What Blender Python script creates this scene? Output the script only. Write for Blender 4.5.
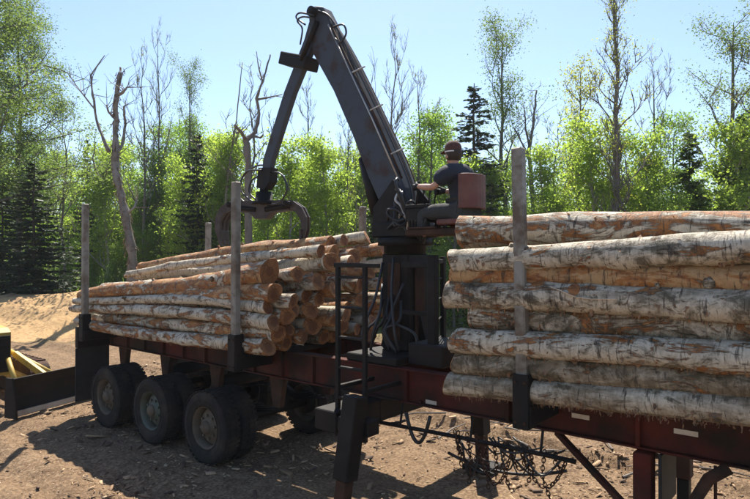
import bpy, bmesh, math, random
import numpy as np
from mathutils import Vector, Matrix, Quaternion, noise

for o in list(bpy.data.objects):
    bpy.data.objects.remove(o)
S = bpy.context.scene
COL = S.collection
R = math.radians
V = Vector

# ------------------------------------------------------------------ camera, sky, sun, exposure
FWD = V((-0.6374, 0.7705, 0.0)); RGT = V((0.7705, 0.6374, 0.0))
CAMZ = 3.0; F = 600.0; CX = 375.0; HY = 255.0
cam = bpy.data.cameras.new('camera'); camo = bpy.data.objects.new('camera', cam); COL.objects.link(camo)
cam.sensor_width = 36.0; cam.lens = F / 750.0 * 36.0
cam.clip_end = 3000.0; cam.clip_start = 0.1
camo.location = (0, 0, CAMZ)
pitch = math.atan((HY - 249.5) / F)
look = FWD * math.cos(pitch) + V((0, 0, 1)) * math.sin(pitch)
camo.rotation_euler = look.to_track_quat('-Z', 'Y').to_euler()
S.camera = camo

SUN_EL = R(56.0)
SUN_H = V((-0.62, 0.785, 0.0)).normalized()          # horizontal direction towards the sun
world = bpy.data.worlds.new("World"); S.world = world; world.use_nodes = True
wn = world.node_tree.nodes; wl = world.node_tree.links
wn.clear()
sky = wn.new('ShaderNodeTexSky'); sky.sky_type = 'NISHITA'; sky.sun_disc = False
sky.sun_elevation = SUN_EL; sky.sun_rotation = math.atan2(SUN_H.x, SUN_H.y)
sky.air_density = 1.0; sky.dust_density = 0.7; sky.ozone_density = 3.0; sky.altitude = 200
bg = wn.new('ShaderNodeBackground'); bg.inputs['Strength'].default_value = 0.094
wo = wn.new('ShaderNodeOutputWorld')
wl.new(sky.outputs[0], bg.inputs[0]); wl.new(bg.outputs[0], wo.inputs[0])
sl = bpy.data.lights.new('sun', 'SUN'); sl.energy = 5.0; sl.angle = R(0.5); sl.color = (1.0, 0.93, 0.82)
slo = bpy.data.objects.new('sun', sl); COL.objects.link(slo)
sd = SUN_H * math.cos(SUN_EL) + V((0, 0, math.sin(SUN_EL)))
slo.rotation_euler = sd.to_track_quat('Z', 'Y').to_euler()
slo.location = (-10, 20, 30)
S.view_settings.view_transform = 'Standard'; S.view_settings.look = 'None'
S.view_settings.exposure = 1.1; S.view_settings.gamma = 1.0
S.cycles.max_bounces = 6; S.cycles.transparent_max_bounces = 6
S.cycles.sample_clamp_indirect = 6.0

# ------------------------------------------------------------------ survey helpers: where a sight line meets a vertical plane / the ground
def ray(px, py):
    return FWD + RGT * ((px - CX) / F) + V((0, 0, (HY - py) / F))
def at(px, py, Y):                       # point on the vertical plane y = Y
    d = ray(px, py); t = Y / d.y
    return V((0, 0, CAMZ)) + d * t
def G(px, py):                           # point on the ground
    d = ray(px, py); t = -CAMZ / d.z
    return V((0, 0, CAMZ)) + d * t
def far(px, Z, z=0.0):                   # ground spot at depth Z along the sight line
    p = (FWD + RGT * ((px - CX) / F)) * Z
    return V((p.x, p.y, z))
def ztop(py, Z): return CAMZ + (HY - py) / F * Z

# ------------------------------------------------------------------ scene-graph helpers
ORG = {}
def empty(name, loc, rz=0.0):
    o = bpy.data.objects.new(name, None); COL.objects.link(o)
    o.location = loc; o.rotation_euler = (0, 0, rz); o.empty_display_size = 0.2
    ORG[o.name] = V(loc); return o
def tag(o, label=None, cat=None, group=None, kind=None):
    if label: o['label'] = label
    if cat: o['category'] = cat
    if group: o['group'] = group
    if kind: o['kind'] = kind
    return o
def link(name, mesh, parent=None, loc=None):
    o = bpy.data.objects.new(name, mesh); COL.objects.link(o)
    if parent: o.parent = parent
    if loc is not None: o.location = loc
    return o

class MB:
    """collects boxes, beams, tubes, lathes in world space"""
    def __init__(s): s.v = []; s.f = []; s.sm = []
    def add(s, vs, fs, smooth=False):
        b = len(s.v); s.v += [tuple(p) for p in vs]
        for f in fs: s.f.append([b + i for i in f]); s.sm.append(smooth)
        return s
    def frame_box(s, c, ax, ay, az, bev=0.0):
        """box with half axes ax, ay, az, edges bevelled by bev"""
        c, ax, ay, az = V(c), V(ax), V(ay), V(az)
        if bev <= 0:
            vs = [c + ax * i + ay * j + az * k for k in (-1, 1) for j in (-1, 1) for i in (-1, 1)]
            return s.add(vs, [(0, 2, 3, 1), (4, 5, 7, 6), (0, 1, 5, 4), (2, 6, 7, 3), (0, 4, 6, 2), (1, 3, 7, 5)])
        L = [ax.length, ay.length, az.length]; b = min(bev, .45 * min(L))
        k = [1 - b / l for l in L]
        vs = []; idx = {}
        for sx in (-1, 1):
            for sy in (-1, 1):
                for sz in (-1, 1):
                    for a in range(3):
                        q = [sx * k[0], sy * k[1], sz * k[2]]; q[a] = (sx, sy, sz)[a]
                        idx[(sx, sy, sz, a)] = len(vs); vs.append(c + ax * q[0] + ay * q[1] + az * q[2])
        fs = []
        for a in range(3):
            o1, o2 = (a + 1) % 3, (a + 2) % 3
            for sg in (-1, 1):
                q = []
                for (u, w) in ((-1, -1), (1, -1), (1, 1), (-1, 1)):
                    t = [0, 0, 0]; t[a] = sg; t[o1] = u; t[o2] = w; q.append(idx[(*t, a)])
                fs.append(q if sg > 0 else q[::-1])
        for a in range(3):                      # edges along axis a
            o1, o2 = (a + 1) % 3, (a + 2) % 3
            for u in (-1, 1):
                for w in (-1, 1):
                    q = []
                    for (e, fc) in ((-1, o1), (1, o1), (1, o2), (-1, o2)):
                        t = [0, 0, 0]; t[a] = e; t[o1] = u; t[o2] = w; q.append(idx[(*t, fc)])
                    fs.append(q)
        for sx in (-1, 1):
            for sy in (-1, 1):
                for sz in (-1, 1):
                    fs.append([idx[(sx, sy, sz, a)] for a in range(3)])
        return s.add(vs, fs)
    def box(s, x0, x1, y0, y1, z0, z1, bev=0.008):
        return s.frame_box(((x0 + x1) / 2, (y0 + y1) / 2, (z0 + z1) / 2), ((x1 - x0) / 2, 0, 0), (0, (y1 - y0) / 2, 0), (0, 0, (z1 - z0) / 2), bev)
    def beam(s, p0, p1, w, h, up=(0, 0, 1), bev=0.006):
        p0, p1 = V(p0), V(p1); d = (p1 - p0); x = d.normalized(); u = V(up)
        if abs(x.dot(u)) > .97: u = V((0, 1, 0))
        y = u.cross(x).normalized(); z = x.cross(y)
        return s.frame_box((p0 + p1) / 2, d / 2, y * w / 2, z * h / 2, bev)
    def tube(s, pts, rad, n=8, caps=True, smooth=True):
        pts = [V(p) for p in pts]
        if 4 <= len(pts) <= 9 and not hasattr(rad, '__len__') and rad < .03:      # hoses bend smoothly
            q = [pts[0] * 2 - pts[1]] + pts + [pts[-1] * 2 - pts[-2]]; out = []
            for i in range(1, len(q) - 2):
                a, b, c, d = q[i - 1:i + 3]
                for k in range(5):
                    t = k / 5; out.append(.5 * (2 * b + (c - a) * t + (2 * a - 5 * b + 4 * c - d) * t * t + (3 * b - a - 3 * c + d) * t ** 3))
            pts = out + [pts[-1]]
        if not hasattr(rad, '__len__'): rad = [rad] * len(pts)
        T = []
        for i in range(len(pts)):
            a = pts[max(0, i - 1)]; b = pts[min(len(pts) - 1, i + 1)]
            t = (b - a); T.append(t.normalized() if t.length > 1e-9 else V((0, 0, 1)))
        u = T[0].orthogonal().normalized(); vs = []
        for i, p in enumerate(pts):
            if i:
                q = T[i - 1].rotation_difference(T[i]); u = q @ u
            u = (u - T[i] * u.dot(T[i])).normalized(); w = T[i].cross(u)
            for k in range(n):
                a = 2 * math.pi * k / n
                vs.append(p + (u * math.cos(a) + w * math.sin(a)) * rad[i])
        fs = []
        for i in range(len(pts) - 1):
            for k in range(n):
                k2 = (k + 1) % n
                fs.append((i * n + k, i * n + k2, (i + 1) * n + k2, (i + 1) * n + k))
        s.add(vs, fs, smooth)
        if caps:
            b = len(s.v) - len(vs)
            s.f.append([b + k for k in range(n)][::-1]); s.sm.append(False)
            e = b + (len(pts) - 1) * n
            s.f.append([e + k for k in range(n)]); s.sm.append(False)
        return s
    def lathe(s, prof, c, axis, n=28, smooth=True):
        c = V(c); a = V(axis).normalized(); u = a.orthogonal().normalized(); w = a.cross(u); vs = []
        for (h, r) in prof:
            for k in range(n):
                t = 2 * math.pi * k / n
                vs.append(c + a * h + (u * math.cos(t) + w * math.sin(t)) * r)
        fs = []
        for i in range(len(prof) - 1):
            for k in range(n):
                k2 = (k + 1) % n
                fs.append((i * n + k, i * n + k2, (i + 1) * n + k2, (i + 1) * n + k))
        return s.add(vs, fs, smooth)
    def prism(s, poly, off):
        """closed polygon (world points) extruded by vector off, centred on it"""
        off = V(off); n = len(poly)
        vs = [V(p) - off / 2 for p in poly] + [V(p) + off / 2 for p in poly]
        fs = [list(range(n))[::-1], list(range(n, 2 * n))] + [[i, (i + 1) % n, n + (i + 1) % n, n + i] for i in range(n)]
        return s.add(vs, fs)
    def build(s, name, m, parent=None, org=None):
        if org is None: org = ORG.get(parent.name, V((0, 0, 0))) if parent else V((0, 0, 0))
        me = bpy.data.meshes.new(name)
        me.from_pydata([(p[0] - org[0], p[1] - org[1], p[2] - org[2]) for p in s.v], [], s.f)
        me.polygons.foreach_set('use_smooth', s.sm)
        bm = bmesh.new(); bm.from_mesh(me); bmesh.ops.recalc_face_normals(bm, faces=bm.faces); bm.to_mesh(me); bm.free()
        me.materials.append(m)
        o = link(name, me, parent)
        ORG[o.name] = V(org)
        return o

def np_mesh(name, verts, quads, m):
    me = bpy.data.meshes.new(name)
    verts = np.asarray(verts, np.float32); quads = np.asarray(quads, np.int32); k = quads.shape[1]
    me.vertices.add(len(verts)); me.vertices.foreach_set('co', verts.ravel())
    me.loops.add(quads.size); me.loops.foreach_set('vertex_index', quads.ravel())
    me.polygons.add(len(quads)); me.polygons.foreach_set('loop_start', np.arange(0, quads.size, k, dtype=np.int32))
    me.update(calc_edges=True); me.materials.append(m)
    return me

def skin(name, pts, edges, rad, sub=2, smooth=True):
    """continuous surface grown over a skeleton, returned as a plain mesh"""
    me = bpy.data.meshes.new(name); bm = bmesh.new()
    lay = bm.verts.layers.skin.verify()
    vs = [bm.verts.new(p) for p in pts]
    for i, v in enumerate(vs):
        r = rad[i]; v[lay].radius = (r, r) if not hasattr(r, '__len__') else r
        v[lay].use_root = (i == 0)
    for a, b in edges: bm.edges.new((vs[a], vs[b]))
    bm.to_mesh(me); bm.free()
    o = bpy.data.objects.new(name, me); COL.objects.link(o)
    md = o.modifiers.new('s', 'SKIN'); md.use_smooth_shade = True
    if sub:
        m2 = o.modifiers.new('d', 'SUBSURF'); m2.levels = sub; m2.render_levels = sub
    dg = bpy.context.evaluated_depsgraph_get()
    out = bpy.data.meshes.new_from_object(o.evaluated_get(dg))
    bpy.data.objects.remove(o); bpy.data.meshes.remove(me)
    out.name = name
    for p in out.polygons: p.use_smooth = smooth
    return out

# ------------------------------------------------------------------ materials
def nodes(name):
    m = bpy.data.materials.new(name); m.use_nodes = True
    nt = m.node_tree; b = nt.nodes['Principled BSDF']
    return m, nt, b
def nd(nt, t, **kw):
    n = nt.nodes.new(t)
    for k, v in kw.items(): setattr(n, k, v)
    return n
def tex(nt, co, scale, detail=4, rough=.55, dim='3D', w=None, dist=0.0):
    n = nd(nt, 'ShaderNodeTexNoise'); n.noise_dimensions = dim
    n.inputs['Scale'].default_value = scale; n.inputs['Detail'].default_value = detail
    n.inputs['Roughness'].default_value = rough; n.inputs['Distortion'].default_value = dist
    nt.links.new(co, n.inputs['Vector'])
    if w is not None: nt.links.new(w, n.inputs['W'])
    return n.outputs['Fac']
def mp(nt, co, sc):
    n = nd(nt, 'ShaderNodeMapping'); n.inputs['Scale'].default_value = sc
    nt.links.new(co, n.inputs['Vector']); return n.outputs[0]
def ramp(nt, f, a, b):
    n = nd(nt, 'ShaderNodeMapRange'); n.inputs[1].default_value = a; n.inputs[2].default_value = b
    nt.links.new(f, n.inputs[0]); return n.outputs[0]
def math_(nt, op, a, b):
    n = nd(nt, 'ShaderNodeMath', operation=op); n.use_clamp = False
    for i, x in enumerate((a, b)):
        if isinstance(x, (int, float)): n.inputs[i].default_value = x
        else: nt.links.new(x, n.inputs[i])
    return n.outputs[0]
def mix(nt, f, a, b, mode='MIX'):
    n = nd(nt, 'ShaderNodeMix', data_type='RGBA', blend_type=mode)
    for i, x in ((0, f), (6, a), (7, b)):
        if isinstance(x, (int, float)): n.inputs[i].default_value = x
        elif isinstance(x, tuple): n.inputs[i].default_value = (*x, 1)
        else: nt.links.new(x, n.inputs[i])
    return n.outputs[2]
def bump(nt, b, h, s, d=.02):
    n = nd(nt, 'ShaderNodeBump'); n.inputs['Strength'].default_value = s; n.inputs['Distance'].default_value = d
    nt.links.new(h, n.inputs['Height']); nt.links.new(n.outputs[0], b.inputs['Normal'])
def coords(nt, kind='Object'):
    return nd(nt, 'ShaderNodeTexCoord').outputs[kind]

def worn(name, col, col2, rough=.6, metal=0.0, scale=4.0, lo=.45, hi=.65, bs=.25, dust=(.2, .15, .1), dustamt=.5):
    """paint or steel with patches of col2, dust and fine relief"""
    m, nt, b = nodes(name); co = coords(nt)
    n1 = tex(nt, co, scale, 6, .65); n2 = tex(nt, co, scale * 9, 4); n3 = tex(nt, co, scale * .6, 3)
    f = ramp(nt, n1, lo, hi)
    c = mix(nt, f, col, col2)
    c = mix(nt, math_(nt, 'MULTIPLY', ramp(nt, n3, .45, .8), dustamt), c, dust)
    c = mix(nt, .35, c, mix(nt, n2, (.35,) * 3, (1.0,) * 3), 'MULTIPLY')
    nt.links.new(c, b.inputs['Base Color'])
    nt.links.new(ramp(nt, n1, 1.0 - rough - .6, 1.0 - rough + .9) if False else math_(nt, 'MULTIPLY_ADD', n2, .25), b.inputs['Roughness'])
    # roughness = n2*.25 + rough
    for l in list(nt.links):
        if l.to_socket == b.inputs['Roughness']:
            l.from_node.inputs[2].default_value = rough - .1
    b.inputs['Metallic'].default_value = metal
    bump(nt, b, math_(nt, 'ADD', n1, math_(nt, 'MULTIPLY', n2, .4)), bs, .015)
    return m

M = {}
def dull(m, s=.2): m.node_tree.nodes['Principled BSDF'].inputs['Specular IOR Level'].default_value = s
M['red'] = worn('dull_red_paint', (.11, .024, .016), (.026, .016, .012), .8, 0, 1.6, .36, .6, .5, (.085, .058, .04), 1.0)
M['black'] = worn('black_steel', (.012, .011, .0105), (.03, .021, .016), .6, 0, 3, .5, .75, .25, (.06, .042, .03), .35)
M['boom'] = worn('worn_blue_grey_boom_paint', (.058, .068, .084), (.05, .03, .024), .5, .0, 2.4, .53, .64, .3, (.10, .09, .085), .4)
M['galv'] = worn('weathered_grey_stake_steel', (.28, .26, .215), (.12, .085, .055), .6, .0, 3.0, .46, .6, .35, (.17, .115, .07), .8)
M['rust'] = worn('brown_rusted_steel', (.075, .036, .022), (.035, .022, .016), .8, 0, 5, .4, .65, .4, (.16, .1, .06), .3)
M['grapple'] = worn('worn_grapple_steel', (.05, .033, .026), (.10, .075, .062), .5, .2, 6, .5, .7, .3, (.16, .11, .08), .3)
M['tyre'] = worn('dusty_tyre_rubber', (.022, .02, .018), (.04, .034, .028), .88, 0, 6, .4, .7, .3, (.085, .065, .048), .8)
M['rim'] = worn('dirty_wheel_rim', (.15, .12, .085), (.09, .066, .045), .7, .0, 6, .4, .7, .3, (.13, .095, .065), .6)
M['rimgreen'] = worn('green_stained_wheel_rim', (.09, .11, .08), (.10, .078, .055), .6, .1, 6, .45, .65, .3, (.14, .12, .09), .4)
M['yellow'] = worn('worn_yellow_paint', (.52, .34, .05), (.3, .19, .05), .55, 0, 4, .5, .75, .2, (.2, .15, .1), .4)
M['hose'] = worn('black_hydraulic_hose', (.02, .02, .021), (.04, .037, .035), .45, 0, 8, .5, .8, .05, (.09, .07, .06), .3)
M['seat'] = worn('worn_red_seat', (.15, .042, .028), (.08, .03, .022), .6, 0, 7, .45, .7, .2, (.25, .16, .12), .3)
M['tape'] = worn('faded_reflective_tape', (.62, .55, .45), (.5, .4, .3), .4, 0, 10, .4, .7, .05, (.3, .2, .15), .4)
M['bright'] = worn('bare_bright_steel', (.55, .52, .48), (.35, .3, .25), .35, .6, 6, .5, .7, .1, (.3, .24, .18), .3)
M['bladeedge'] = worn('lit_tone_cutting_edge', (.5, .46, .4), (.36, .3, .23), .45, .3, 4, .5, .7, .1, (.35, .28, .2), .4)  # worn steel made pale: the lit bottom rim of the blade, put into colour

for k_ in ('black', 'boom', 'tyre', 'rust', 'red', 'rim'): dull(M[k_])
def simple(name, col, rough=.7, var=.25, scale=12, bs=.1, sss=0):
    m, nt, b = nodes(name); co = coords(nt); n = tex(nt, co, scale, 5)
    c2 = tuple(x * (1 - var) for x in col); c3 = tuple(min(1, x * (1 + var)) for x in col)
    nt.links.new(mix(nt, ramp(nt, n, .3, .7), c2, c3), b.inputs['Base Color'])
    b.inputs['Roughness'].default_value = rough
    if sss: b.inputs['Subsurface Weight'].default_value = sss; b.inputs['Subsurface Radius'].default_value = (.02, .008, .004)
    bump(nt, b, n, bs, .01); return m
M['skin'] = simple('skin', (.46, .25, .17), .5, .1, 20, .05)
M['shirt'] = simple('dark_navy_cotton', (.016, .02, .03), .85, .3, 40, .3)
M['trousers'] = simple('dark_work_trousers', (.035, .036, .035), .9, .3, 40, .3)
M['glove'] = simple('black_glove', (.014, .014, .015), .7, .3, 60, .3)
M['cap'] = simple('faded_red_brown_cap', (.085, .035, .026), .9, .3, 50, .3)
M['hair'] = simple('dark_brown_hair', (.03, .018, .01), .7, .4, 90, .5)
M['boot'] = simple('brown_boot_leather', (.06, .04, .025), .7, .3, 30, .3)
M['white'] = simple('white_strap', (.75, .74, .7), .5, .1, 30, .05)
M['splinter'] = simple('fresh_pale_splinter', (.62, .47, .32), .6, .15, 20, .1)
M['flap'] = simple('black_rubber_flap', (.02, .019, .018), .7, .35, 5, .2)

# bark: object colour R = peeled amount, G = grime, B = whiteness
def bark_material():
    m, nt, b = nodes('birch_bark'); co = coords(nt)
    oi = nd(nt, 'ShaderNodeObjectInfo')
    sep = nd(nt, 'ShaderNodeSeparateColor'); nt.links.new(oi.outputs['Color'], sep.inputs[0])
    PEEL, GRIME, WHITE = sep.outputs['Red'], sep.outputs['Green'], sep.outputs['Blue']
    w = math_(nt, 'MULTIPLY', oi.outputs['Random'], 40.0)
    def off(k): return math_(nt, 'ADD', w, k)
    long_ = mp(nt, co, (1.1, 3.6, 3.6)); ring = mp(nt, co, (38.0, 5.0, 5.0)); ring2 = mp(nt, co, (13.0, 4.0, 4.0)); iso = mp(nt, co, (3.0, 4.5, 4.5))
    nA = tex(nt, long_, 1.3, 8, .7, '4D', w, .8)             # broad change of tone along the stem
    nB = tex(nt, ring, 1.0, 4, .6, '4D', w)                   # lenticels, hoops round the stem
    nC = tex(nt, ring2, 1.0, 7, .7, '4D', off(3.1), .8)       # ragged vertical streaks
    nD = tex(nt, long_, 1.5, 9, .72, '4D', off(7.7), 1.6)     # where the bark has come away
    nE = tex(nt, co, 46, 4, .65, '4D', w)
    nF = tex(nt, iso, 1.2, 9, .75, '4D', off(13.3), 1.2)      # grime and moss
    nG = tex(nt, iso, 2.6, 6, .7, '4D', off(21.0), .6)
    grey = mix(nt, ramp(nt, nC, .3, .72), (.10, .072, .042), (.40, .31, .195))
    white = mix(nt, ramp(nt, nC, .28, .6), (.32, .26, .18), (.74, .65, .50))
    sel = math_(nt, 'ADD', nA, math_(nt, 'MULTIPLY', math_(nt, 'SUBTRACT', WHITE, .5), .5))
    c = mix(nt, ramp(nt, sel, .38, .53), grey, white)
    orange = mix(nt, ramp(nt, nG, .32, .68), (.17, .05, .014), (.52, .22, .055))
    tan = mix(nt, ramp(nt, nG, .3, .7), (.40, .215, .085), (.58, .37, .175))
    thr = math_(nt, 'ADD', nD, math_(nt, 'MULTIPLY', math_(nt, 'SUBTRACT', PEEL, .5), .42))
    c = mix(nt, ramp(nt, thr, .525, .55), c, orange)
    c = mix(nt, ramp(nt, thr, .61, .66), c, tan)
    c = mix(nt, math_(nt, 'MULTIPLY', ramp(nt, nB, .58, .66), .8), c, (.045, .03, .02))
    gr = math_(nt, 'ADD', nF, math_(nt, 'MULTIPLY', math_(nt, 'SUBTRACT', GRIME, .5), .3))
    c = mix(nt, math_(nt, 'MULTIPLY', ramp(nt, gr, .53, .62), .85), c, mix(nt, nG, (.03, .022, .013), (.13, .10, .045)))
    c = mix(nt, math_(nt, 'MULTIPLY', ramp(nt, nC, .56, .63), .8), c, (.04, .028, .018))
    c = mix(nt, .5, c, mix(nt, nE, (.4, .37, .33), (1.1, 1.1, 1.1)), 'MULTIPLY')
    nt.links.new(c, b.inputs['Base Color']); b.inputs['Roughness'].default_value = .72
    h = math_(nt, 'ADD', math_(nt, 'MULTIPLY', ramp(nt, thr, .51, .55), -1.0), math_(nt, 'ADD', nC, math_(nt, 'MULTIPLY', nE, .35)))
    bump(nt, b, h, .8, .03)
    return m
M['bark'] = bark_material()

def curl_material():
    m, nt, b = nodes('curled_bark_paper'); co = coords(nt)
    g = nd(nt, 'ShaderNodeNewGeometry')
    oi = nd(nt, 'ShaderNodeObjectInfo'); sep = nd(nt, 'ShaderNodeSeparateColor'); nt.links.new(oi.outputs['Color'], sep.inputs[0])
    r = g.outputs['Random Per Island']
    c = mix(nt, r, (.05, .036, .025), (.22, .17, .12))
    c = mix(nt, math_(nt, 'MULTIPLY', ramp(nt, math_(nt, 'ADD', tex(nt, co, 60, 2), math_(nt, 'MULTIPLY', sep.outputs['Red'], .5)), .55, .9), .8), c, (.45, .2, .07))
    nt.links.new(c, b.inputs['Base Color']); b.inputs['Roughness'].default_value = .75
    tr = nd(nt, 'ShaderNodeBsdfTranslucent'); nt.links.new(c, tr.inputs[0])
    ms = nd(nt, 'ShaderNodeMixShader'); ms.inputs[0].default_value = .3
    nt.links.new(b.outputs[0], ms.inputs[1]); nt.links.new(tr.outputs[0], ms.inputs[2])
    nt.links.new(ms.outputs[0], nt.nodes['Material Output'].inputs[0])
    return m
M['curl'] = curl_material()

def cut_material():
    m, nt, b = nodes('sawn_birch_end'); co = coords(nt)
    oi = nd(nt, 'ShaderNodeObjectInfo'); w = math_(nt, 'MULTIPLY', oi.outputs['Random'], 30.0)
    flat = mp(nt, co, (0.02, 1, 1))
    wv = nd(nt, 'ShaderNodeTexWave', wave_type='RINGS', rings_direction='X'); wv.inputs['Scale'].default_value = 13
    wv.inputs['Distortion'].default_value = 3.5; wv.inputs['Detail'].default_value = 3; wv.inputs['Detail Scale'].default_value = 1.2
    nt.links.new(flat, wv.inputs['Vector'])
    n = tex(nt, co, 7, 6, .65, '4D', w); n2 = tex(nt, co, 50, 4, .6, '4D', w)
    c = mix(nt, ramp(nt, n, .32, .68), (.20, .07, .02), (.62, .29, .095))
    c = mix(nt, ramp(nt, oi.outputs['Random'], .55, 1.0), c, mix(nt, n, (.17, .07, .025), (.44, .21, .075)))
    ln = nd(nt, 'ShaderNodeVectorMath', operation='LENGTH'); nt.links.new(flat, ln.inputs[0])
    hw = ramp(nt, math_(nt, 'ADD', ln.outputs['Value'], math_(nt, 'MULTIPLY', math_(nt, 'SUBTRACT', n, .5), .12)), .085, .05)
    c = mix(nt, math_(nt, 'MULTIPLY', hw, .65), c, (.10, .03, .014))
    c = mix(nt, math_(nt, 'MULTIPLY', wv.outputs['Fac'], .5), c, (.13, .045, .018))
    crk = nd(nt, 'ShaderNodeTexVoronoi', feature='DISTANCE_TO_EDGE'); crk.inputs['Scale'].default_value = 7; nt.links.new(flat, crk.inputs['Vector'])
    c = mix(nt, math_(nt, 'MULTIPLY', ramp(nt, crk.outputs['Distance'], .035, .01), .6), c, (.03, .016, .01))
    c = mix(nt, .4, c, mix(nt, n2, (.4, .36, .3), (1, 1, 1)), 'MULTIPLY')
    nt.links.new(c, b.inputs['Base Color']); b.inputs['Roughness'].default_value = .8
    bump(nt, b, math_(nt, 'ADD', n2, math_(nt, 'MULTIPLY', wv.outputs['Fac'], .25)), .5, .012)
    return m
M['cut'] = cut_material()

def trunk_material(name, a, c_, dark, ringy):
    m, nt, b = nodes(name); co = coords(nt)
    n1 = tex(nt, mp(nt, co, (5, 5, 1.2 if not ringy else 14)), 1.0, 6, .65); n2 = tex(nt, co, 1.3, 4); n3 = tex(nt, co, 40, 3)
    c = mix(nt, ramp(nt, n2, .35, .65), a, c_)
    c = mix(nt, math_(nt, 'MULTIPLY', ramp(nt, n1, .54, .7), .8), c, dark)
    nt.links.new(c, b.inputs['Base Color']); b.inputs['Roughness'].default_value = .85
    bump(nt, b, math_(nt, 'ADD', n1, math_(nt, 'MULTIPLY', n3, .3)), .6, .03)
    return m
M['t_birch'] = trunk_material('pale_birch_stem', (.36, .34, .31), (.24, .21, .18), (.06, .05, .04), True)
M['t_grey'] = trunk_material('grey_aspen_stem', (.17, .155, .135), (.11, .10, .085), (.05, .042, .035), False)
M['t_dead'] = trunk_material('weathered_dead_wood', (.2, .175, .15), (.13, .105, .085), (.06, .048, .038), False)
M['t_dark'] = trunk_material('dark_spruce_stem', (.09, .075, .06), (.06, .05, .04), (.03, .025, .02), False)
M['t_peel'] = trunk_material('peeling_dead_birch_stem', (.27, .25, .225), (.13, .10, .08), (.04, .032, .026), True)

def leaf_material(name, dark, light, trans=.5, tcol=None):
    m, nt, b = nodes(name)
    g = nd(nt, 'ShaderNodeNewGeometry'); co = coords(nt); n = tex(nt, co, .55, 3)
    oi = nd(nt, 'ShaderNodeObjectInfo')
    f = math_(nt, 'ADD', math_(nt, 'MULTIPLY', g.outputs['Random Per Island'], .55), math_(nt, 'MULTIPLY', ramp(nt, n, .3, .7), .3))
    f = math_(nt, 'ADD', f, math_(nt, 'MULTIPLY', oi.outputs['Random'], .2))
    c = mix(nt, f, dark, light)
    nt.links.new(c, b.inputs['Base Color']); b.inputs['Roughness'].default_value = .55
    b.inputs['Specular IOR Level'].default_value = .3
    tr = nd(nt, 'ShaderNodeBsdfTranslucent')
    nt.links.new(mix(nt, 1.0, c, tcol or (1.85, 2.0, 1.0), 'MULTIPLY'), tr.inputs[0])
    ms = nd(nt, 'ShaderNodeMixShader'); ms.inputs[0].default_value = trans
    nt.links.new(b.outputs[0], ms.inputs[1]); nt.links.new(tr.outputs[0], ms.inputs[2])
    nt.links.new(ms.outputs[0], nt.nodes['Material Output'].inputs[0])
    return m
M['l_young'] = leaf_material('young_birch_leaf', (.135, .19, .05), (.26, .32, .09), .68)
M['l_mid'] = leaf_material('mid_green_leaf', (.10, .165, .045), (.19, .265, .075), .64)
M['l_aspen'] = leaf_material('pale_aspen_leaf', (.09, .14, .05), (.20, .25, .09), .6, (1.2, 1.3, .75))
M['l_yel'] = leaf_material('yellow_spring_leaf', (.17, .18, .04), (.30, .29, .08), .55)
M['l_spruce'] = leaf_material('spruce_needle', (.012, .03, .016), (.035, .062, .03), .15)
M['l_fir'] = leaf_material('fir_needle', (.04, .075, .02), (.10, .15, .035), .3)
M['l_far'] = leaf_material('far_leaf', (.11, .17, .045), (.21, .28, .08), .64)

def ground_material():
    m, nt, b = nodes('bare_dirt_with_bark_litter'); co = coords(nt)
    n1 = tex(nt, co, .35, 5, .6); n2 = tex(nt, co, 3.0, 8, .68); n3 = tex(nt, co, 24, 6, .7); n4 = tex(nt, co, 90, 3, .6)
    vo = nd(nt, 'ShaderNodeTexVoronoi'); vo.inputs['Scale'].default_value = 34; nt.links.new(mp(nt, co, (1, .85, 1)), vo.inputs['Vector'])
    c = mix(nt, ramp(nt, n2, .32, .68), (.215, .135, .078), (.43, .29, .17))
    c = mix(nt, ramp(nt, n3, .38, .66), mix(nt, .65, c, (.06, .04, .028)), c)
    sepv = nd(nt, 'ShaderNodeSeparateColor'); nt.links.new(vo.outputs['Color'], sepv.inputs[0])
    chips = math_(nt, 'MULTIPLY', ramp(nt, sepv.outputs[0], .72, .8), ramp(nt, n1, .3, .6))
    c = mix(nt, math_(nt, 'MULTIPLY', chips, .45), c, mix(nt, sepv.outputs[1], (.42, .29, .18), (.5, .38, .25)))
    c = mix(nt, .5, c, mix(nt, n4, (.45, .42, .4), (1, 1, 1)), 'MULTIPLY')
    # scrub green where the ground runs in under the trees
    pos = nd(nt, 'ShaderNodeNewGeometry').outputs['Position']
    dt = nd(nt, 'ShaderNodeVectorMath', operation='DOT_PRODUCT'); nt.links.new(pos, dt.inputs[0]); dt.inputs[1].default_value = FWD
    g = ramp(nt, math_(nt, 'ADD', dt.outputs['Value'], math_(nt, 'MULTIPLY', n1, 8.0)), 24.0, 30.0)
    c = mix(nt, g, c, mix(nt, n2, (.07, .085, .025), (.15, .17, .05)))
    nt.links.new(c, b.inputs['Base Color']); b.inputs['Roughness'].default_value = .95
    b.inputs['Specular IOR Level'].default_value = .15
    bump(nt, b, math_(nt, 'ADD', n2, math_(nt, 'ADD', math_(nt, 'MULTIPLY', n3, .55), math_(nt, 'MULTIPLY', sepv.outputs[0], .2))), .9, .05)
    return m
M['ground'] = ground_material()
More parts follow.
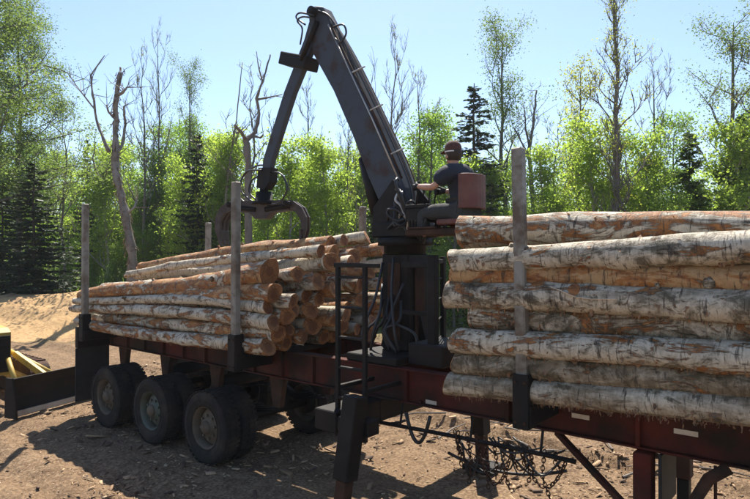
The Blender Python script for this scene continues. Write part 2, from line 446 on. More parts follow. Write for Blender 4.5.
def mound_material():
    m, nt, b = nodes('sawdust_and_sand'); co = coords(nt)
    n1 = tex(nt, co, .8, 6, .65); n2 = tex(nt, co, 9, 6, .7); n3 = tex(nt, co, 60, 3)
    c = mix(nt, ramp(nt, n2, .3, .7), (.38, .225, .095), (.62, .40, .185))
    c = mix(nt, ramp(nt, n1, .52, .7), c, (.26, .16, .085))
    c = mix(nt, .4, c, mix(nt, n3, (.5, .46, .42), (1, 1, 1)), 'MULTIPLY')
    nt.links.new(c, b.inputs['Base Color']); b.inputs['Roughness'].default_value = .95
    bump(nt, b, math_(nt, 'ADD', n1, math_(nt, 'MULTIPLY', n2, .5)), .9, .08)
    return m
M['mound'] = mound_material()
def chip_material():
    m, nt, b = nodes('bark_litter_and_chips'); g = nd(nt, 'ShaderNodeNewGeometry'); r = g.outputs['Random Per Island']
    cr = nd(nt, 'ShaderNodeValToRGB'); nt.links.new(r, cr.inputs[0]); e = cr.color_ramp.elements
    e[0].position = 0; e[0].color = (.06, .04, .028, 1); e[1].position = 1; e[1].color = (.42, .31, .2, 1)
    for p, c in ((.35, (.14, .085, .05, 1)), (.6, (.27, .17, .095, 1)), (.85, (.42, .28, .16, 1))):
        q = e.new(p); q.color = c
    nt.links.new(cr.outputs[0], b.inputs['Base Color']); b.inputs['Roughness'].default_value = .9
    return m
M['chips'] = chip_material()

# ------------------------------------------------------------------ ground
rng = np.random.default_rng(11)
def fbm(x, y, f, oct_=4, seed=0.0):
    out = 0.0; a = 1.0
    for k in range(oct_):
        out += a * noise.noise(V((x * f + seed, y * f - seed * .7, seed * 1.3 + k * 9.1))); f *= 2.03; a *= .52
    return out
RIDGES = [(-6.4, 7.9, -4.2, 8.0, .13), (-7.5, 9.2, -2.5, 8.9, .12), (-4.2, 8.3, -1.2, 8.5, .1), (-12, 3.4, -6.5, 3.35, .06)]
def ground_h(x, y):
    h = fbm(x, y, .22, 2, 3.1) * .05 + fbm(x, y, 1.1, 4, 8.7) * .05 + max(0.0, fbm(x, y, 3.1, 2, 6.1)) * .05
    # wheel ruts running along the trailer, with cleat marks
    for (yc, dp, wd) in ((3.75, .05, .25), (3.0, .045, .25), (8.4, .08, .3), (9.5, .07, .3)):
        yy = y - yc - .25 * math.sin(x * .22 + yc)
        k = math.exp(-(yy / wd) ** 2)
        h -= dp * k; h += .035 * math.exp(-((abs(yy) - wd * 1.6) / .14) ** 2)
        if yc < 5: h += k * .018 * math.sin(x * 21 + 6 * abs(yy))
    for (ax_, ay_, bx_, by_, hh) in RIDGES:
        ex, ey = bx_ - ax_, by_ - ay_; L2 = ex * ex + ey * ey; t = max(0, min(1, ((x - ax_) * ex + (y - ay_) * ey) / L2))
        d = math.hypot(x - ax_ - ex * t, y - ay_ - ey * t); h += hh * math.exp(-(d / .13) ** 2) * (1 + .4 * fbm(x, y, 2.2, 2, 7.7))
    dx = max(0.0, abs(x + 6.0) - 6.5); dy = max(0.0, abs(y - 6.35) - 1.7)
    k = min(1.0, (dx + dy) / .8)                      # beaten flat below the wheels
    return h * (.25 + .75 * k)
def axis(lo, hi, step, ends):
    a = list(np.arange(lo, hi, step)); s = step
    x = lo
    left = []
    while x > ends[0]:
        s *= 1.28; x -= s; left.append(x)
    s = step; x = hi; right = []
    while x < ends[1]:
        s *= 1.28; right.append(x); x += s
    return np.array(left[::-1] + a + right + [x])
xs = axis(-17, 3, .085, (-330, 330)); ys = axis(2.4, 13.5, .085, (-330, 330))
gv = []
for y in ys:
    for x in xs:
        near = abs(x) < 60 and abs(y) < 60
        gv.append((x, y, ground_h(x, y) if near else 0.0))
nx, ny = len(xs), len(ys)
ii = (np.arange(ny - 1)[:, None] * nx + np.arange(nx - 1)[None, :]).ravel()
gm = np_mesh('ground', gv, np.stack([ii, ii + 1, ii + 1 + nx, ii + nx], 1), M['ground'])
gm.polygons.foreach_set('use_smooth', np.ones(len(gm.polygons), bool))
tag(link('ground', gm), kind='structure')

# sawdust / sand mound behind the trailer
def mound():
    c = far(62, 25.5); vs = []; n, mrad = 46, 5.6
    us = np.linspace(-1, 1, 61)
    for v in us:
        for u in us:
            a, bb = u * 9.0, v * 5.0
            x = c.x + RGT.x * a + FWD.x * bb; y = c.y + RGT.y * a + FWD.y * bb
            rr = math.sqrt((u + .0) ** 2 + v ** 2)
            h = 1.5 * max(0.0, math.cos(min(1, rr) * math.pi / 2)) ** 1.25
            h *= 1 + .18 * fbm(x, y, .35, 3, 5.5)
            h += .16 * fbm(x, y, .9, 4, 2.2) * min(1, h * 1.5)
            vs.append((x, y, h - .12))
    k = 61; ii = (np.arange(k - 1)[:, None] * k + np.arange(k - 1)[None, :]).ravel()
    me = np_mesh('sawdust_mound', vs, np.stack([ii, ii + 1, ii + 1 + k, ii + k], 1), M['mound'])
    me.polygons.foreach_set('use_smooth', np.ones(len(me.polygons), bool))
    tag(link('sawdust_mound', me), kind='structure')
mound()

# ------------------------------------------------------------------ trees
def rot_rand(r, n):
    q = r.normal(size=(n, 4)); q /= np.linalg.norm(q, axis=1)[:, None]
    w, x, y, z = q.T
    X = np.stack([1 - 2 * (y * y + z * z), 2 * (x * y + z * w), 2 * (x * z - y * w)], 1)
    Y = np.stack([2 * (x * y - z * w), 1 - 2 * (x * x + z * z), 2 * (y * z + x * w)], 1)
    return X, Y
def leaf_mesh(name, P, size, r, m, aspect=.62, down=0.0):
    """one bent rhombus per leaf"""
    n = len(P); X, Y = rot_rand(r, n)
    Z = np.cross(X, Y)
    s = size * (.6 + .8 * r.random(n))[:, None]
    v = np.empty((n, 4, 3), np.float32)
    v[:, 0] = P - X * s * .5; v[:, 2] = P + X * s * .5
    v[:, 1] = P - Y * s * .5 * aspect + Z * s * .12; v[:, 3] = P + Y * s * .5 * aspect + Z * s * .12
    q = np.arange(n * 4).reshape(n, 4)
    return np_mesh(name, v.reshape(-1, 3), q, m)

def skeleton(rnd, h, r0, start, nb, reach, up, levels=2, wob=.05, lean=0.0, fork=False):
    """trunk and limbs as polylines [(pts, radii)], plus the twig points that carry leaves"""
    lines = []; tips = []
    pts = []; n = 10; x = y = 0.0; la = rnd.random() * 6.28
    for i in range(n + 1):
        t = i / n
        pts.append(V((x + lean * h * t * t * math.cos(la), y + lean * h * t * t * math.sin(la), h * t)))
        x += rnd.gauss(0, wob) * h / n; y += rnd.gauss(0, wob) * h / n
    rad = [r0 * (1.25 if i == 0 else 1) * (1 - i / n) ** .8 + .012 for i in range(n + 1)]
    lines.append((pts, rad, 7))
    def limb(p, d, L, r, lev):
        k = 5; q = [p.copy()]; dd = d.normalized()
        for i in range(k):
            dd = (dd + V((rnd.gauss(0, .16), rnd.gauss(0, .16), rnd.gauss(.07 * up, .12)))).normalized()
            q.append(q[-1] + dd * L / k)
        lines.append((q, [r * (1 - i / k) + .006 for i in range(k + 1)], 4 if lev == 1 else 3))
        if lev >= levels:
            for i in range(1, k + 1): tips.append(q[i])
            return
        for j in range(4 + (lev > 1)):
            i = rnd.randint(1, k); b = q[i]
            s = V((rnd.gauss(0, 1), rnd.gauss(0, 1), rnd.gauss(.35 * up, .6)))
            limb(b, (dd + s.normalized() * 1.0), L * rnd.uniform(.35, .6), r * .5, lev + 1)
        tips.append(q[-1])
    for j in range(nb):
        t = start + (1 - start) * (j + rnd.random()) / nb
        t = min(.985, t); i = t * n; a = int(i); p = pts[a].lerp(pts[min(n, a + 1)], i - a)
        az = j * 2.4 + rnd.random(); L = reach * h * (1 - .62 * (t - start) / (1 - start + 1e-6)) * rnd.uniform(.6, 1.15)
        d = V((math.cos(az), math.sin(az), up * rnd.uniform(.5, 1.1)))
        limb(p, d, L, max(.012, r0 * .42 * (1 - t) + .01), 1)
    tips.append(pts[-1])
    return lines, tips
def wood_mesh(name, lines, m):
    mb = MB()
    for pts, rad, n in lines: mb.tube(pts, rad, n, caps=False)
    me = bpy.data.meshes.new(name); me.from_pydata(mb.v, [], mb.f)
    me.polygons.foreach_set('use_smooth', np.ones(len(mb.f), bool)); me.materials.append(m); return me
def leafy(seed, h, r0, start, nb, reach, up, nleaf, lsize, spread, lm, tm, levels=2, wob=.05, lean=0.0):
    rnd = random.Random(seed); r = np.random.default_rng(seed)
    lines, tips = skeleton(rnd, h, r0, start, nb, reach, up, levels, wob, lean)
    T = np.array([tuple(t) for t in tips])
    keep = r.random(len(T)) < .88; T = T[keep] if keep.any() else T
    w = r.gamma(.8, 1.0, len(T)); idx = r.choice(len(T), nleaf, p=w / w.sum())
    P = T[idx] + r.normal(size=(nleaf, 3)) * spread * np.array([1, 1, .75])
    P = P[P[:, 2] > .15]
    return wood_mesh('trunk', lines, M[tm]), leaf_mesh('crown', P, lsize, r, M[lm]) if nleaf else None
def spruce(seed, h, rb, lm='l_spruce', dens=1.0, droop=.25):
    rnd = random.Random(seed); r = np.random.default_rng(seed)
    mb = MB(); mb.tube([(rnd.gauss(0, .02), rnd.gauss(0, .02), h * t / 8) for t in range(9)], [h * .012 * (1 - t / 8.3) + .01 for t in range(9)], 7, caps=False)
    lv, lq = [], []
    z = h * .04
    while z < h * .985:
        t = z / h; L = rb * (1 - t) ** .8 * (1 - .25 * max(0, .12 - t) / .12)
        nb = max(4, int(9 * (1 - t) + 4))
        for k in range(nb):
            az = rnd.random() * 6.283; l = L * rnd.uniform(.55, 1.12) + .08
            ca, sa = math.cos(az), math.sin(az); prev = V((0, 0, z)); n = max(3, int(l / .16 * dens)); pts = []
            for i in range(n + 1):
                s = i / n; pts.append(V((ca * l * s, sa * l * s, z - droop * l * s + .22 * l * s * s + rnd.gauss(0, .02))))
            mb.tube([pts[0], pts[n // 2], pts[-1]], [.012 + .01 * (1 - t), .009, .004], 3, caps=False)
            for i in range(1, n + 1):
                p = pts[i]; s = i / n; wd = (.07 + .3 * l * (1 - s) * .55 + .05)
                for side in (-1, 1):
                    for _ in range(3):
                        q = p + V((rnd.gauss(0, .03), rnd.gauss(0, .03), rnd.gauss(0, .03)))
                        d = V((ca * .75 - sa * side, sa * .75 + ca * side, rnd.gauss(-.28, .22))).normalized() * wd * rnd.uniform(.5, 1.1)
                        wv = V((ca, sa, rnd.gauss(0, .4))).normalized() * rnd.uniform(.05, .095)
                        b = len(lv); lv += [q - wv, q + wv, q + d + wv * .5, q + d - wv * .3]; lq.append((b, b + 1, b + 2, b + 3))
        z += h * .022 + .10 * (1 - t) * rnd.uniform(.6, 1.2)
    me = bpy.data.meshes.new('trunk'); me.from_pydata(mb.v, [], mb.f); me.materials.append(M['t_dark'])
    return me, np_mesh('crown', np.array([tuple(v) for v in lv]), np.array(lq), M[lm])

KIND = {}
def kind(k, f): KIND[k] = f
for i in range(4):
    kind(('sapling', i), leafy(20 + i, 6.0, .05, .14, 15, .27, 1.1, 8200, .085, .21, 'l_young', 't_birch'))
for i in range(3):
    kind(('bush', i), leafy(40 + i, 3.2, .03, .03, 16, .36, 1.0, 7500, .085, .25, 'l_mid' if i else 'l_young', 't_grey'))
for i in range(3):
    kind(('maple', i), leafy(50 + i, 7.5, .08, .15, 17, .28, .9, 10500, .09, .25, 'l_mid', 't_grey'))
kind(('aspen', 0), leafy(61, 15.0, .16, .28, 34, .22, .8, 50000, .075, .30, 'l_aspen', 't_grey', 2))
kind(('aspen', 1), leafy(62, 13.0, .12, .45, 16, .24, 1.7, 7000, .075, .26, 'l_aspen', 't_grey', 2, .05))
kind(('aspen', 2), leafy(64, 12.5, .15, .42, 16, .24, 1.1, 7500, .075, .26, 'l_aspen', 't_grey', 2, .09))
kind(('yellow', 0), leafy(71, 9.0, .08, .15, 26, .22, 1.5, 6500, .075, .22, 'l_yel', 't_grey', 2))
kind(('yellow', 1), leafy(72, 14.5, .14, .22, 38, .14, 2.0, 4800, .07, .18, 'l_yel', 't_grey', 3))
for i in range(4):
    kind(('bare', i), leafy(80 + i, 12.5, .095, .30, 15, .26, 1.7, 900, .05, .10, 'l_yel', 't_grey', 3, .07))
kind(('spruce', 0), spruce(90, 11.0, 2.1, dens=1.1)); kind(('spruce', 1), spruce(91, 8.0, 2.3))
kind(('spruce', 2), spruce(92, 9.0, 1.25))
kind(('fir', 0), spruce(95, 6.5, 1.5, 'l_fir', 1.0, .1)); kind(('fir', 1), spruce(96, 5.5, 1.5, 'l_fir', 1.0, .05))

BASEH = {'sapling': 6.0, 'bush': 3.2, 'maple': 7.5, 'yellow': 9, 'bare': 12.5, 'fir': 6.0}
def tree(k, name, pos, h, base_h, label, group=None, rz=None, wide=1.0, rnd=random.Random(5)):
    o = empty(name, pos, rnd.random() * 6.28 if rz is None else rz)
    s = h / base_h; o.scale = (s * wide, s * wide, s)
    tag(o, label, 'tree', group)
    tm, lm = KIND[k]
    link('trunk', tm, o)
    if lm: link('crown', lm, o)
    return o
def hero(k, name, px, Z, top, base_h, label, rz=0.0, wide=1.0):
    return tree(k, name, far(px, Z, -.05), ztop(top, Z), base_h, label, None, rz, wide)

hero(('aspen', 0), 'aspen_tree', -14, 27, -60, 15.0, 'tall leafy pale green aspen filling the top left corner', 0.4, 1.45)
hero(('aspen', 0), 'aspen_tree', 20, 32, 22, 15.0, 'leafy aspen just right of the tall corner aspen and reaching less high', 2.4, 1.1)
hero(('spruce', 1), 'spruce_tree', 34, 27, 158, 8.0, 'dark spruce below the leafy corner aspens, behind the sawdust mound', 1.0, 1.25)
hero(('spruce', 1), 'spruce_tree', 2, 29, 178, 8.0, 'dark spruce at the left edge, lower than the spruce beside it', 3.0, 1.1)
hero(('bare', 0), 'bare_tree', 66, 34, 108, 12.5, 'thin leafless tree between the corner aspens and the peeling snag', .3)
hero(('spruce', 2), 'spruce_tree', 87, 40, 138, 9.0, 'small narrow dark spruce rising just left of the peeling snag', .5, .8)
hero(('bare', 1), 'bare_tree', 147, 36, 62, 12.5, 'thin leafless tree just right of the peeling snag, with upswept twigs', 1.3, .8)
hero(('bare', 2), 'bare_tree', 160, 38, 38, 12.5, 'tallest thin leafless tree between the peeling snag and the pale leafy aspen', 2.6, .7)
hero(('aspen', 1), 'aspen_tree', 186, 37, 72, 13.0, 'thinly leafed pale aspen left of the boom stick, above the dark spruce', .9, .8)
hero(('spruce', 1), 'spruce_tree', 197, 30, 130, 8.0, 'broad dark spruce left of the grapple', 2.0, .75)
hero(('spruce', 2), 'spruce_tree', 224, 37, 142, 9.0, 'slim dark spruce just left of the forked dead snag', 3.3, .8)
hero(('bare', 3), 'bare_tree', 308, 35, 92, 12.5, 'leafless fine-twigged tree seen between the two arms of the boom', .2, .95)
hero(('bare', 0), 'bare_tree', 345, 33, 128, 12.5, 'half-leafless tree close to the left edge of the thick boom', 4.0, .8)
hero(('bare', 1), 'bare_tree', 389, 27, 43, 12.5, 'taller budding leafless tree right of the thick boom', 3.7, .8)
hero(('bare', 2), 'bare_tree', 416, 27, 78, 12.5, 'shorter budding leafless tree between the boom and the seated man', .9, 1.0)
hero(('spruce', 0), 'spruce_tree', 474, 28, 82, 11.0, 'tall dark blue-green spruce right behind the seated man', .7, 1.45)
hero(('aspen', 1), 'aspen_tree', 505, 30, 34, 13.0, 'thinly leafed aspen with a rounded crown behind the right-hand stake', 4.2, 1.15)
hero(('yellow', 0), 'birch_tree', 577, 27, 72, 9.0, 'yellow-green birch of light foliage left of the tall thick-stemmed tree', 1.1)
hero(('yellow', 1), 'poplar_tree', 613, 22, -42, 14.5, 'tall thick-stemmed poplar with sparse yellow leaves running out of the top', 2.2, 1.0)
hero(('bare', 3), 'bare_tree', 660, 26, 70, 12.5, 'crooked leafless tree between the thick-stemmed poplar and the right-hand aspen', 1.9, 1.0)
hero(('aspen', 2), 'aspen_tree', 722, 24, 24, 12.5, 'dark-stemmed aspen with a spreading thin crown near the right edge', .6, 1.1)
hero(('yellow', 1), 'poplar_tree', 778, 22, -50, 14.5, 'poplar standing at the right edge with twigs reaching into the top corner', 5.2, 1.1)
hero(('fir', 0), 'fir_tree', 690, 25, 130, 6.5, 'bright green fir between the crooked leafless tree and the right-hand aspen', .3, .9)
hero(('fir', 1), 'fir_tree', 742, 23, 112, 5.5, 'bright green fir at the right edge, under the spreading aspen', 1.3, .8)
hero(('spruce', 2), 'spruce_tree', 338, 32, 172, 9.0, 'short dark spruce left of the foot of the thick boom', 2.3, .9)

# single dead trees traced limb by limb at their own distance
def snag(name, Z, limbs, label, m, seed, twigs=0):
    rnd = random.Random(seed); base = far(limbs[0][0][0][0], Z, -.05)
    o = empty(name, base); tag(o, label, 'dead tree'); ORG[o.name] = V(base)
    for li, (poly, w0, w1) in enumerate(limbs):
        pts = []; dz = 0.0
        for i, q in enumerate(poly):
            p = far(q[0], Z + dz, 0); z = ztop(q[1], Z) if not (li == 0 and i == 0) else -.05
            pts.append(V((p.x, p.y, z)));
            if li: dz += rnd.gauss(0, .35)
        fine = []
        for i in range(len(pts) - 1):
            for k in range(4):
                t = k / 4; q = pts[i].lerp(pts[i + 1], t)
                fine.append(q + V((rnd.gauss(0, .06), rnd.gauss(0, .06), 0)) * (w0 + w1) * Z / F / 2 * (1 if (i or k) else 0))
        fine.append(pts[-1]); n = len(fine)
        rad = [(w0 + (w1 - w0) * i / (n - 1)) * Z / F / 2 * rnd.uniform(.78, 1.22) * .8 for i in range(n)]
        mb = MB(); mb.tube(fine, rad, 8)
        for _ in range(twigs if li else twigs // 2):
            i = rnd.randint(n // 3, n - 1); b = fine[i]; d = V((rnd.gauss(0, 1), rnd.gauss(0, 1), rnd.gauss(.5, .5))).normalized()
            L = rnd.uniform(.4, 1.3); q = b + d * L * .5 + V((0, 0, .1)); e = q + (d + V((rnd.gauss(0, .5), rnd.gauss(0, .5), .4))) * L * .4
            mb.tube([b, q, e], [.02, .013, .005], 3, caps=False)
        mb.build('trunk' if li == 0 else 'limb', m, o)
        if li == 0 and twigs > 6:                     # loose bark hanging in shreds
            sb = MB()
            for _ in range(260):
                i = rnd.randint(2, n - 1); a = rnd.random() * 6.28; b = fine[i] + V((0, 0, rnd.uniform(-.3, .3))); q = V((math.cos(a), math.sin(a), 0)); tg = V((-q.y, q.x, 0))
                L = rnd.uniform(.06, .3); w = rnd.uniform(.012, .04); r_ = rad[i]
                sb.add([b + q * r_ + tg * w, b + q * r_ - tg * w, b + q * (r_ + .06) - tg * w * .5 - V((0, 0, L)), b + q * (r_ + .09) + tg * w * .3 - V((0, 0, L * .8))], [(0, 1, 2, 3)])
            o2 = sb.build('bark_shreds', M['curl'], o); o2['kind'] = 'stuff'; o2.color = (.1, .5, .5, 1)
snag('dead_birch', 26, [
    ([(133, 320), (132, 255), (128, 225), (121, 195), (115, 165), (115, 140), (116, 110), (117, 88), (120, 72)], 13, 5),
    ([(109, 152), (103, 140), (96, 118), (92, 95), (90, 72), (104, 52)], 5, 1.2),
    ([(117, 96), (124, 92), (127, 88)], 4, 2), ([(112, 158), (122, 142), (125, 120), (123, 104)], 5, 2.5), ([(126, 215), (134, 208), (137, 200)], 4, 2), ([(116, 120), (108, 112), (106, 106)], 3, 1.5),
    ([(95, 110), (80, 92), (66, 72)], 2.4, .8)],
    'thick peeling pale dead birch with a broken top and one long thin arm', M['t_peel'], 3, 8)
snag('dead_tree', 24, [
    ([(249, 330), (248, 200), (247, 150), (246, 138)], 9, 8),
    ([(246, 140), (240, 134), (234, 130)], 5, 3), ([(236, 133), (241, 129), (243, 127)], 3, 1.5),
    ([(247, 139), (255, 131), (259, 112), (256, 97), (262, 82), (266, 66), (270, 50)], 5.5, 1.5),
    ([(254, 136), (260, 136), (263, 134)], 3, 2), ([(258, 99), (268, 96), (282, 95)], 3, 1),
    ([(262, 80), (258, 68), (256, 55)], 2, .8)],
    'grey dead snag above the grapple, forked into a short stub and a snaking arm', M['t_dead'], 4, 1)
snag('dead_tree', 27, [
    ([(534, 330), (533, 205), (531, 172), (529, 150), (534, 120), (537, 90)], 8, 2),
    ([(531, 165), (523, 145), (515, 128)], 4, 1.5), ([(530, 150), (526, 130), (525, 112)], 3, 1.2)],
    'bare forked tree just right of the right-hand stake', M['t_grey'], 5, 4)
snag('dead_tree', 29, [
    ([(222, 330), (226, 195), (230, 160), (236, 120), (242, 62)], 4, 1.0), ([(228, 170), (233, 165), (238, 158)], 2, .8)],
    'thin bare pole leaning behind the grapple beside the forked snag', M['t_dead'], 6, 4)

# the rest of the wood: thickets of young growth, one object per tree
rndt = random.Random(77)
MARKS = [(-200, 'left of the left stake'), (88, 'between the left stake and the dead birch'), (130, 'between the dead birch and the broad spruce'),
         (197, 'between the broad spruce and the middle stake'), (239, 'between the middle stake and the grapple\'s right jaw'),
         (307, 'between the grapple and the boom foot'), (372, 'behind the mast and the seated man'), (478, 'between the seated man and the right-hand stake'),
         (520, 'between the right-hand stake and the light birch'), (577, 'between the light birch and the thick poplar'),
         (613, 'between the thick poplar and the crooked tree'), (660, 'between the crooked tree and the right aspen'), (722, 'right of the dark-stemmed aspen')]
NTH = ['leftmost', 'second from left', 'third from left', 'fourth from left', 'fifth from left', 'sixth from left', 'seventh from left', 'eighth from left', 'ninth from left', 'tenth from left', 'eleventh from left', 'twelfth from left', 'thirteenth from left', 'fourteenth from left', 'fifteenth from left', 'sixteenth from left', 'seventeenth from left', 'eighteenth from left', 'nineteenth from left', 'last from left']
LOOK = {'sapling': ('birch_sapling', 'yellow-green birch sapling'), 'maple': ('maple_tree', 'full mid-green maple'), 'bush': ('shrub', 'low shrub'),
        'bare': ('bare_tree', 'thin leafless tree'), 'fir': ('fir_tree', 'small green fir')}
planted = {}
def thicket(n, px0, px1, Zf, where):
    for i in range(n):
        px = px0 + (px1 - px0) * (i + rndt.random()) / n
        kd = rndt.choices(['sapling', 'maple', 'bush', 'fir', 'bare'], [9, 3.5, 4, 1.3, 0 if Zf(px) < 21 else (3.2 if px < 440 else 1.3)])[0]
        Z0 = Zf(px)
        Z = Z0 + (rndt.uniform(0, 2.5) if kd == 'bush' else rndt.uniform(1.0, 13 if Z0 > 21 else 5))
        nvar = {'sapling': 4, 'maple': 3, 'bush': 3, 'bare': 4, 'fir': 2}[kd]
        h = {'sapling': 6.9, 'maple': 7.6, 'bush': 2.6, 'bare': 9.5, 'fir': 4.6}[kd] * rndt.uniform(.55, 1.3)
        if kd in ('sapling', 'maple'): h *= .86 + .016 * (Z - 22)
        nm, lb = LOOK[kd]
        o = tree((kd, rndt.randrange(nvar)), nm, far(px, Z, -.05), h, BASEH[kd], lb, lb + 's ' + where, None, rndt.uniform(.9, 1.25))
        mk = max(k for k in range(len(MARKS)) if MARKS[k][0] <= px)
        planted.setdefault((kd, mk), []).append((px, o))
edge = lambda px: 37 if px < 90 else (37 - (px - 90) * .075 if px < 270 else 23.5)
thicket(30, -110, 100, edge, 'beyond the sawdust mound')
thicket(44, 100, 270, edge, 'behind the left log pile')
thicket(36, 270, 440, edge, 'behind the loader mast')
thicket(30, 540, 860, lambda px: 20.5, 'behind the right log pile')
thicket(50, 440, 870, edge, 'behind the right log pile')
for (kd, mk), L in planted.items():
    L.sort(key=lambda q: q[0])
    for i, (px, o) in enumerate(L):
        o['label'] = '%s %s%s' % (LOOK[kd][1], MARKS[mk][1], ', ' + NTH[min(i, 19)] if len(L) > 1 else '')

def leaf_band(name, n, Zr, pxr, hfun, size, lm, seed):
    r = np.random.default_rng(seed)
    px = r.uniform(*pxr, n); Z = r.uniform(*Zr, n)
    if Zr[0] < 30: Z = Z - Zr[0] + np.vectorize(edge)(px)
    cl = np.array([fbm(p * .03, z * .3, 1.0, 3, seed) for p, z in zip(px, Z)])
    top = hfun(Z) * (1 + .75 * cl)
    z = r.random(n) ** .8 * np.maximum(top, .05)
    P = np.stack([(FWD.x + RGT.x * (px - CX) / F) * Z, (FWD.y + RGT.y * (px - CX) / F) * Z, z], 1)
    tag(link(name, leaf_mesh(name, P, size, r, M[lm])), kind='stuff')
leaf_band('undergrowth', 70000, (23, 33), (-150, 900), lambda Z: 1.3 + 0 * Z, .09, 'l_mid', 31)
leaf_band('far_woods', 100000, (44, 70), (-220, 980), lambda Z: 5.2 + (Z - 44) * .1, .22, 'l_far', 33)

# ------------------------------------------------------------------ log trailer
YN, YF, YC = 5.05, 7.65, 6.35
TR = empty('log_trailer', (-5.0, YC, 0.0))
tag(TR, 'long dull red log trailer with three axles, carrying two piles of birch', 'trailer')
RAIL_Z0, RAIL_Z1 = 1.27, 1.67
for y in (5.70, 7.00):
    m = MB()
    m.box(-11.32, 4.2, y - .012, y + .012, RAIL_Z0 + .02, RAIL_Z1 - .02, .003)
    m.box(-11.32, 4.2, y - .07, y + .07, RAIL_Z1 - .02, RAIL_Z1, .004)
    m.box(-11.32, 4.2, y - .07, y + .07, RAIL_Z0, RAIL_Z0 + .02, .004)
    rl = m.build('frame_rail', M['red'], TR)
    for x in [-11.25 + .61 * k for k in range(10)] + [-4.2, -2.9, -1.62, -.6, .6]:
        MB().box(x - .02, x + .02, y - .066, y + .066, RAIL_Z0 + .022, RAIL_Z1 - .022, .003).build('rib', M['red'], rl)
for x in [-11.22, -10.4, -9.2, -8.0, -5.9, -3.6, -2.0, -.8, .5, 1.8, 3.0]:
    MB().box(x - .05, x + .05, 5.775, 6.925, 1.36, 1.56, .006).build('cross_member', M['rust'], TR)
STX = [-11.02, -6.62, -2.43, 1.75]
for i, x in enumerate(STX):
    bk = MB(); bk.box(x - .09, x + .09, 5.0, 5.626, 1.46, 1.655, .01)
    bk.box(x - .09, x + .09, 7.074, 7.7, 1.46, 1.655, .01); bk.box(x - .09, x + .09, 5.774, 6.926, 1.57, 1.655, .01)
    bk.build('bunk', M['black'], TR)
    for y, tp in ((YN, (3.93, 3.99, 3.98, 3.97)[i]), (YF, (3.70, 3.82, 3.2, 3.9)[i])):
        pk = MB()
        pk.box(x - .075, x + .075, y - .075 - (.002 if y < 6 else 0), y - .061, 1.44, 1.93, .006)
        pk.box(x - .085, x + .085, y + .061, y + .075 + (.002 if y > 6 else 0), 1.44, 1.93, .006)
        pk.box(x - .075, x - .062, y - .061, y + .061, 1.44, 1.93, .003); pk.box(x + .062, x + .075, y - .061, y + .061, 1.44, 1.93, .003)
        pko = pk.build('stake_pocket', M['black'], TR)
        bo_ = MB(); ys_ = -1 if y < 6 else 1
        for dx_ in (-.045, .045):
            for zz_ in (1.5, 1.86): bo_.lathe([(0, 0), (0, .014), (ys_ * .012, .014), (ys_ * .012, 0)], (x + dx_, y + ys_ * (.0755 + .002), zz_), (0, 1, 0), 6, False)
        bo_.build('bolts', M['rust'], pko)
        ln = (.0, .0, -.05, 0)[i]
        st = MB(); st.beam((x, y, 1.46), (x + ln, y + (.0 if y < 6 else .03), tp), .104, .104, (0, 1, 0), .014)
        st.build('stake', M['galv'], TR)
# retro-reflective tape on the near rail
for px, py, w in ((431, 402, .15), (580, 416, .17), (685, 432, .19)):
    p = at(px, py, 5.684); MB().box(p.x - w / 2, p.x + w / 2, 5.680, 5.6875, p.z - .022, p.z + .022, .001).build('reflector', M['tape'], TR)
p = at(420, 402, 5.684); MB().lathe([(0, 0.0), (0, .035), (-.03, .03), (-.034, 0)], (p.x, 5.687, p.z), (0, 1, 0), 12).build('marker_lamp', M['red'], TR)

# wheels
WX = [-10.33, -8.86, -7.39]; WR = .52
tyre_prof = [(-.105, .30), (-.125, .36), (-.135, .43), (-.125, .485), (-.105, .512), (-.06, .52), (.06, .52), (.105, .512), (.125, .485), (.135, .43), (.125, .36), (.105, .30)]
def tyre_mb():
    m = MB(); m.lathe(tyre_prof, (0, 0, 0), (0, 1, 0), 40)
    for k in range(40):                            # tread blocks and shoulder lugs
        a = 2 * math.pi * (k + .5) / 40; c = V((math.cos(a), 0, math.sin(a))); t = V((-math.sin(a), 0, math.cos(a)))
        for y0 in (-.088, 0.0, .088):
            m.frame_box(c * .523 + V((0, y0, 0)), t * .028, V((0, .036, 0)), c * .009, .003)
    for yy in (-.131, .131):
        m.lathe([(yy, .395), (yy * 1.06, .40), (yy * 1.06, .41), (yy, .415)], (0, 0, 0), (0, 1, 0), 40)
    return m
def rim_mb(sgn):
    m = MB(); s = sgn
    m.lathe([(-.11, .30), (-.12, .315), (-.11, .30), (-.10, .285), (.0, .27), (.10, .285), (.11, .30), (.12, .315), (.10, .296)], (0, 0, 0), (0, 1, 0), 36)
    # spoke-type dished disc
    m.lathe([(s * .02, .268), (s * .0, .24), (s * -.035, .2), (s * -.04, .13), (s * -.075, .12), (s * -.08, 0)], (0, 0, 0), (0, 1, 0), 30)
    for k in range(8):
        a = k * math.pi / 4; c = V((math.cos(a) * .165, s * -.04, math.sin(a) * .165))
        m.lathe([(0, .02), (s * -.03, .02), (s * -.032, 0)], c, (0, 1, 0), 6, False)
    return m
tm_ = tyre_mb().build('tyre', M['tyre']); TY = tm_.data; bpy.data.objects.remove(tm_)
rims = {}
for s in (1, -1):
    q = rim_mb(s).build('rim', M['rim']); rims[s] = q.data; bpy.data.objects.remove(q)
rg = rims[1].copy(); rg.materials.clear(); rg.materials.append(M['rimgreen'])
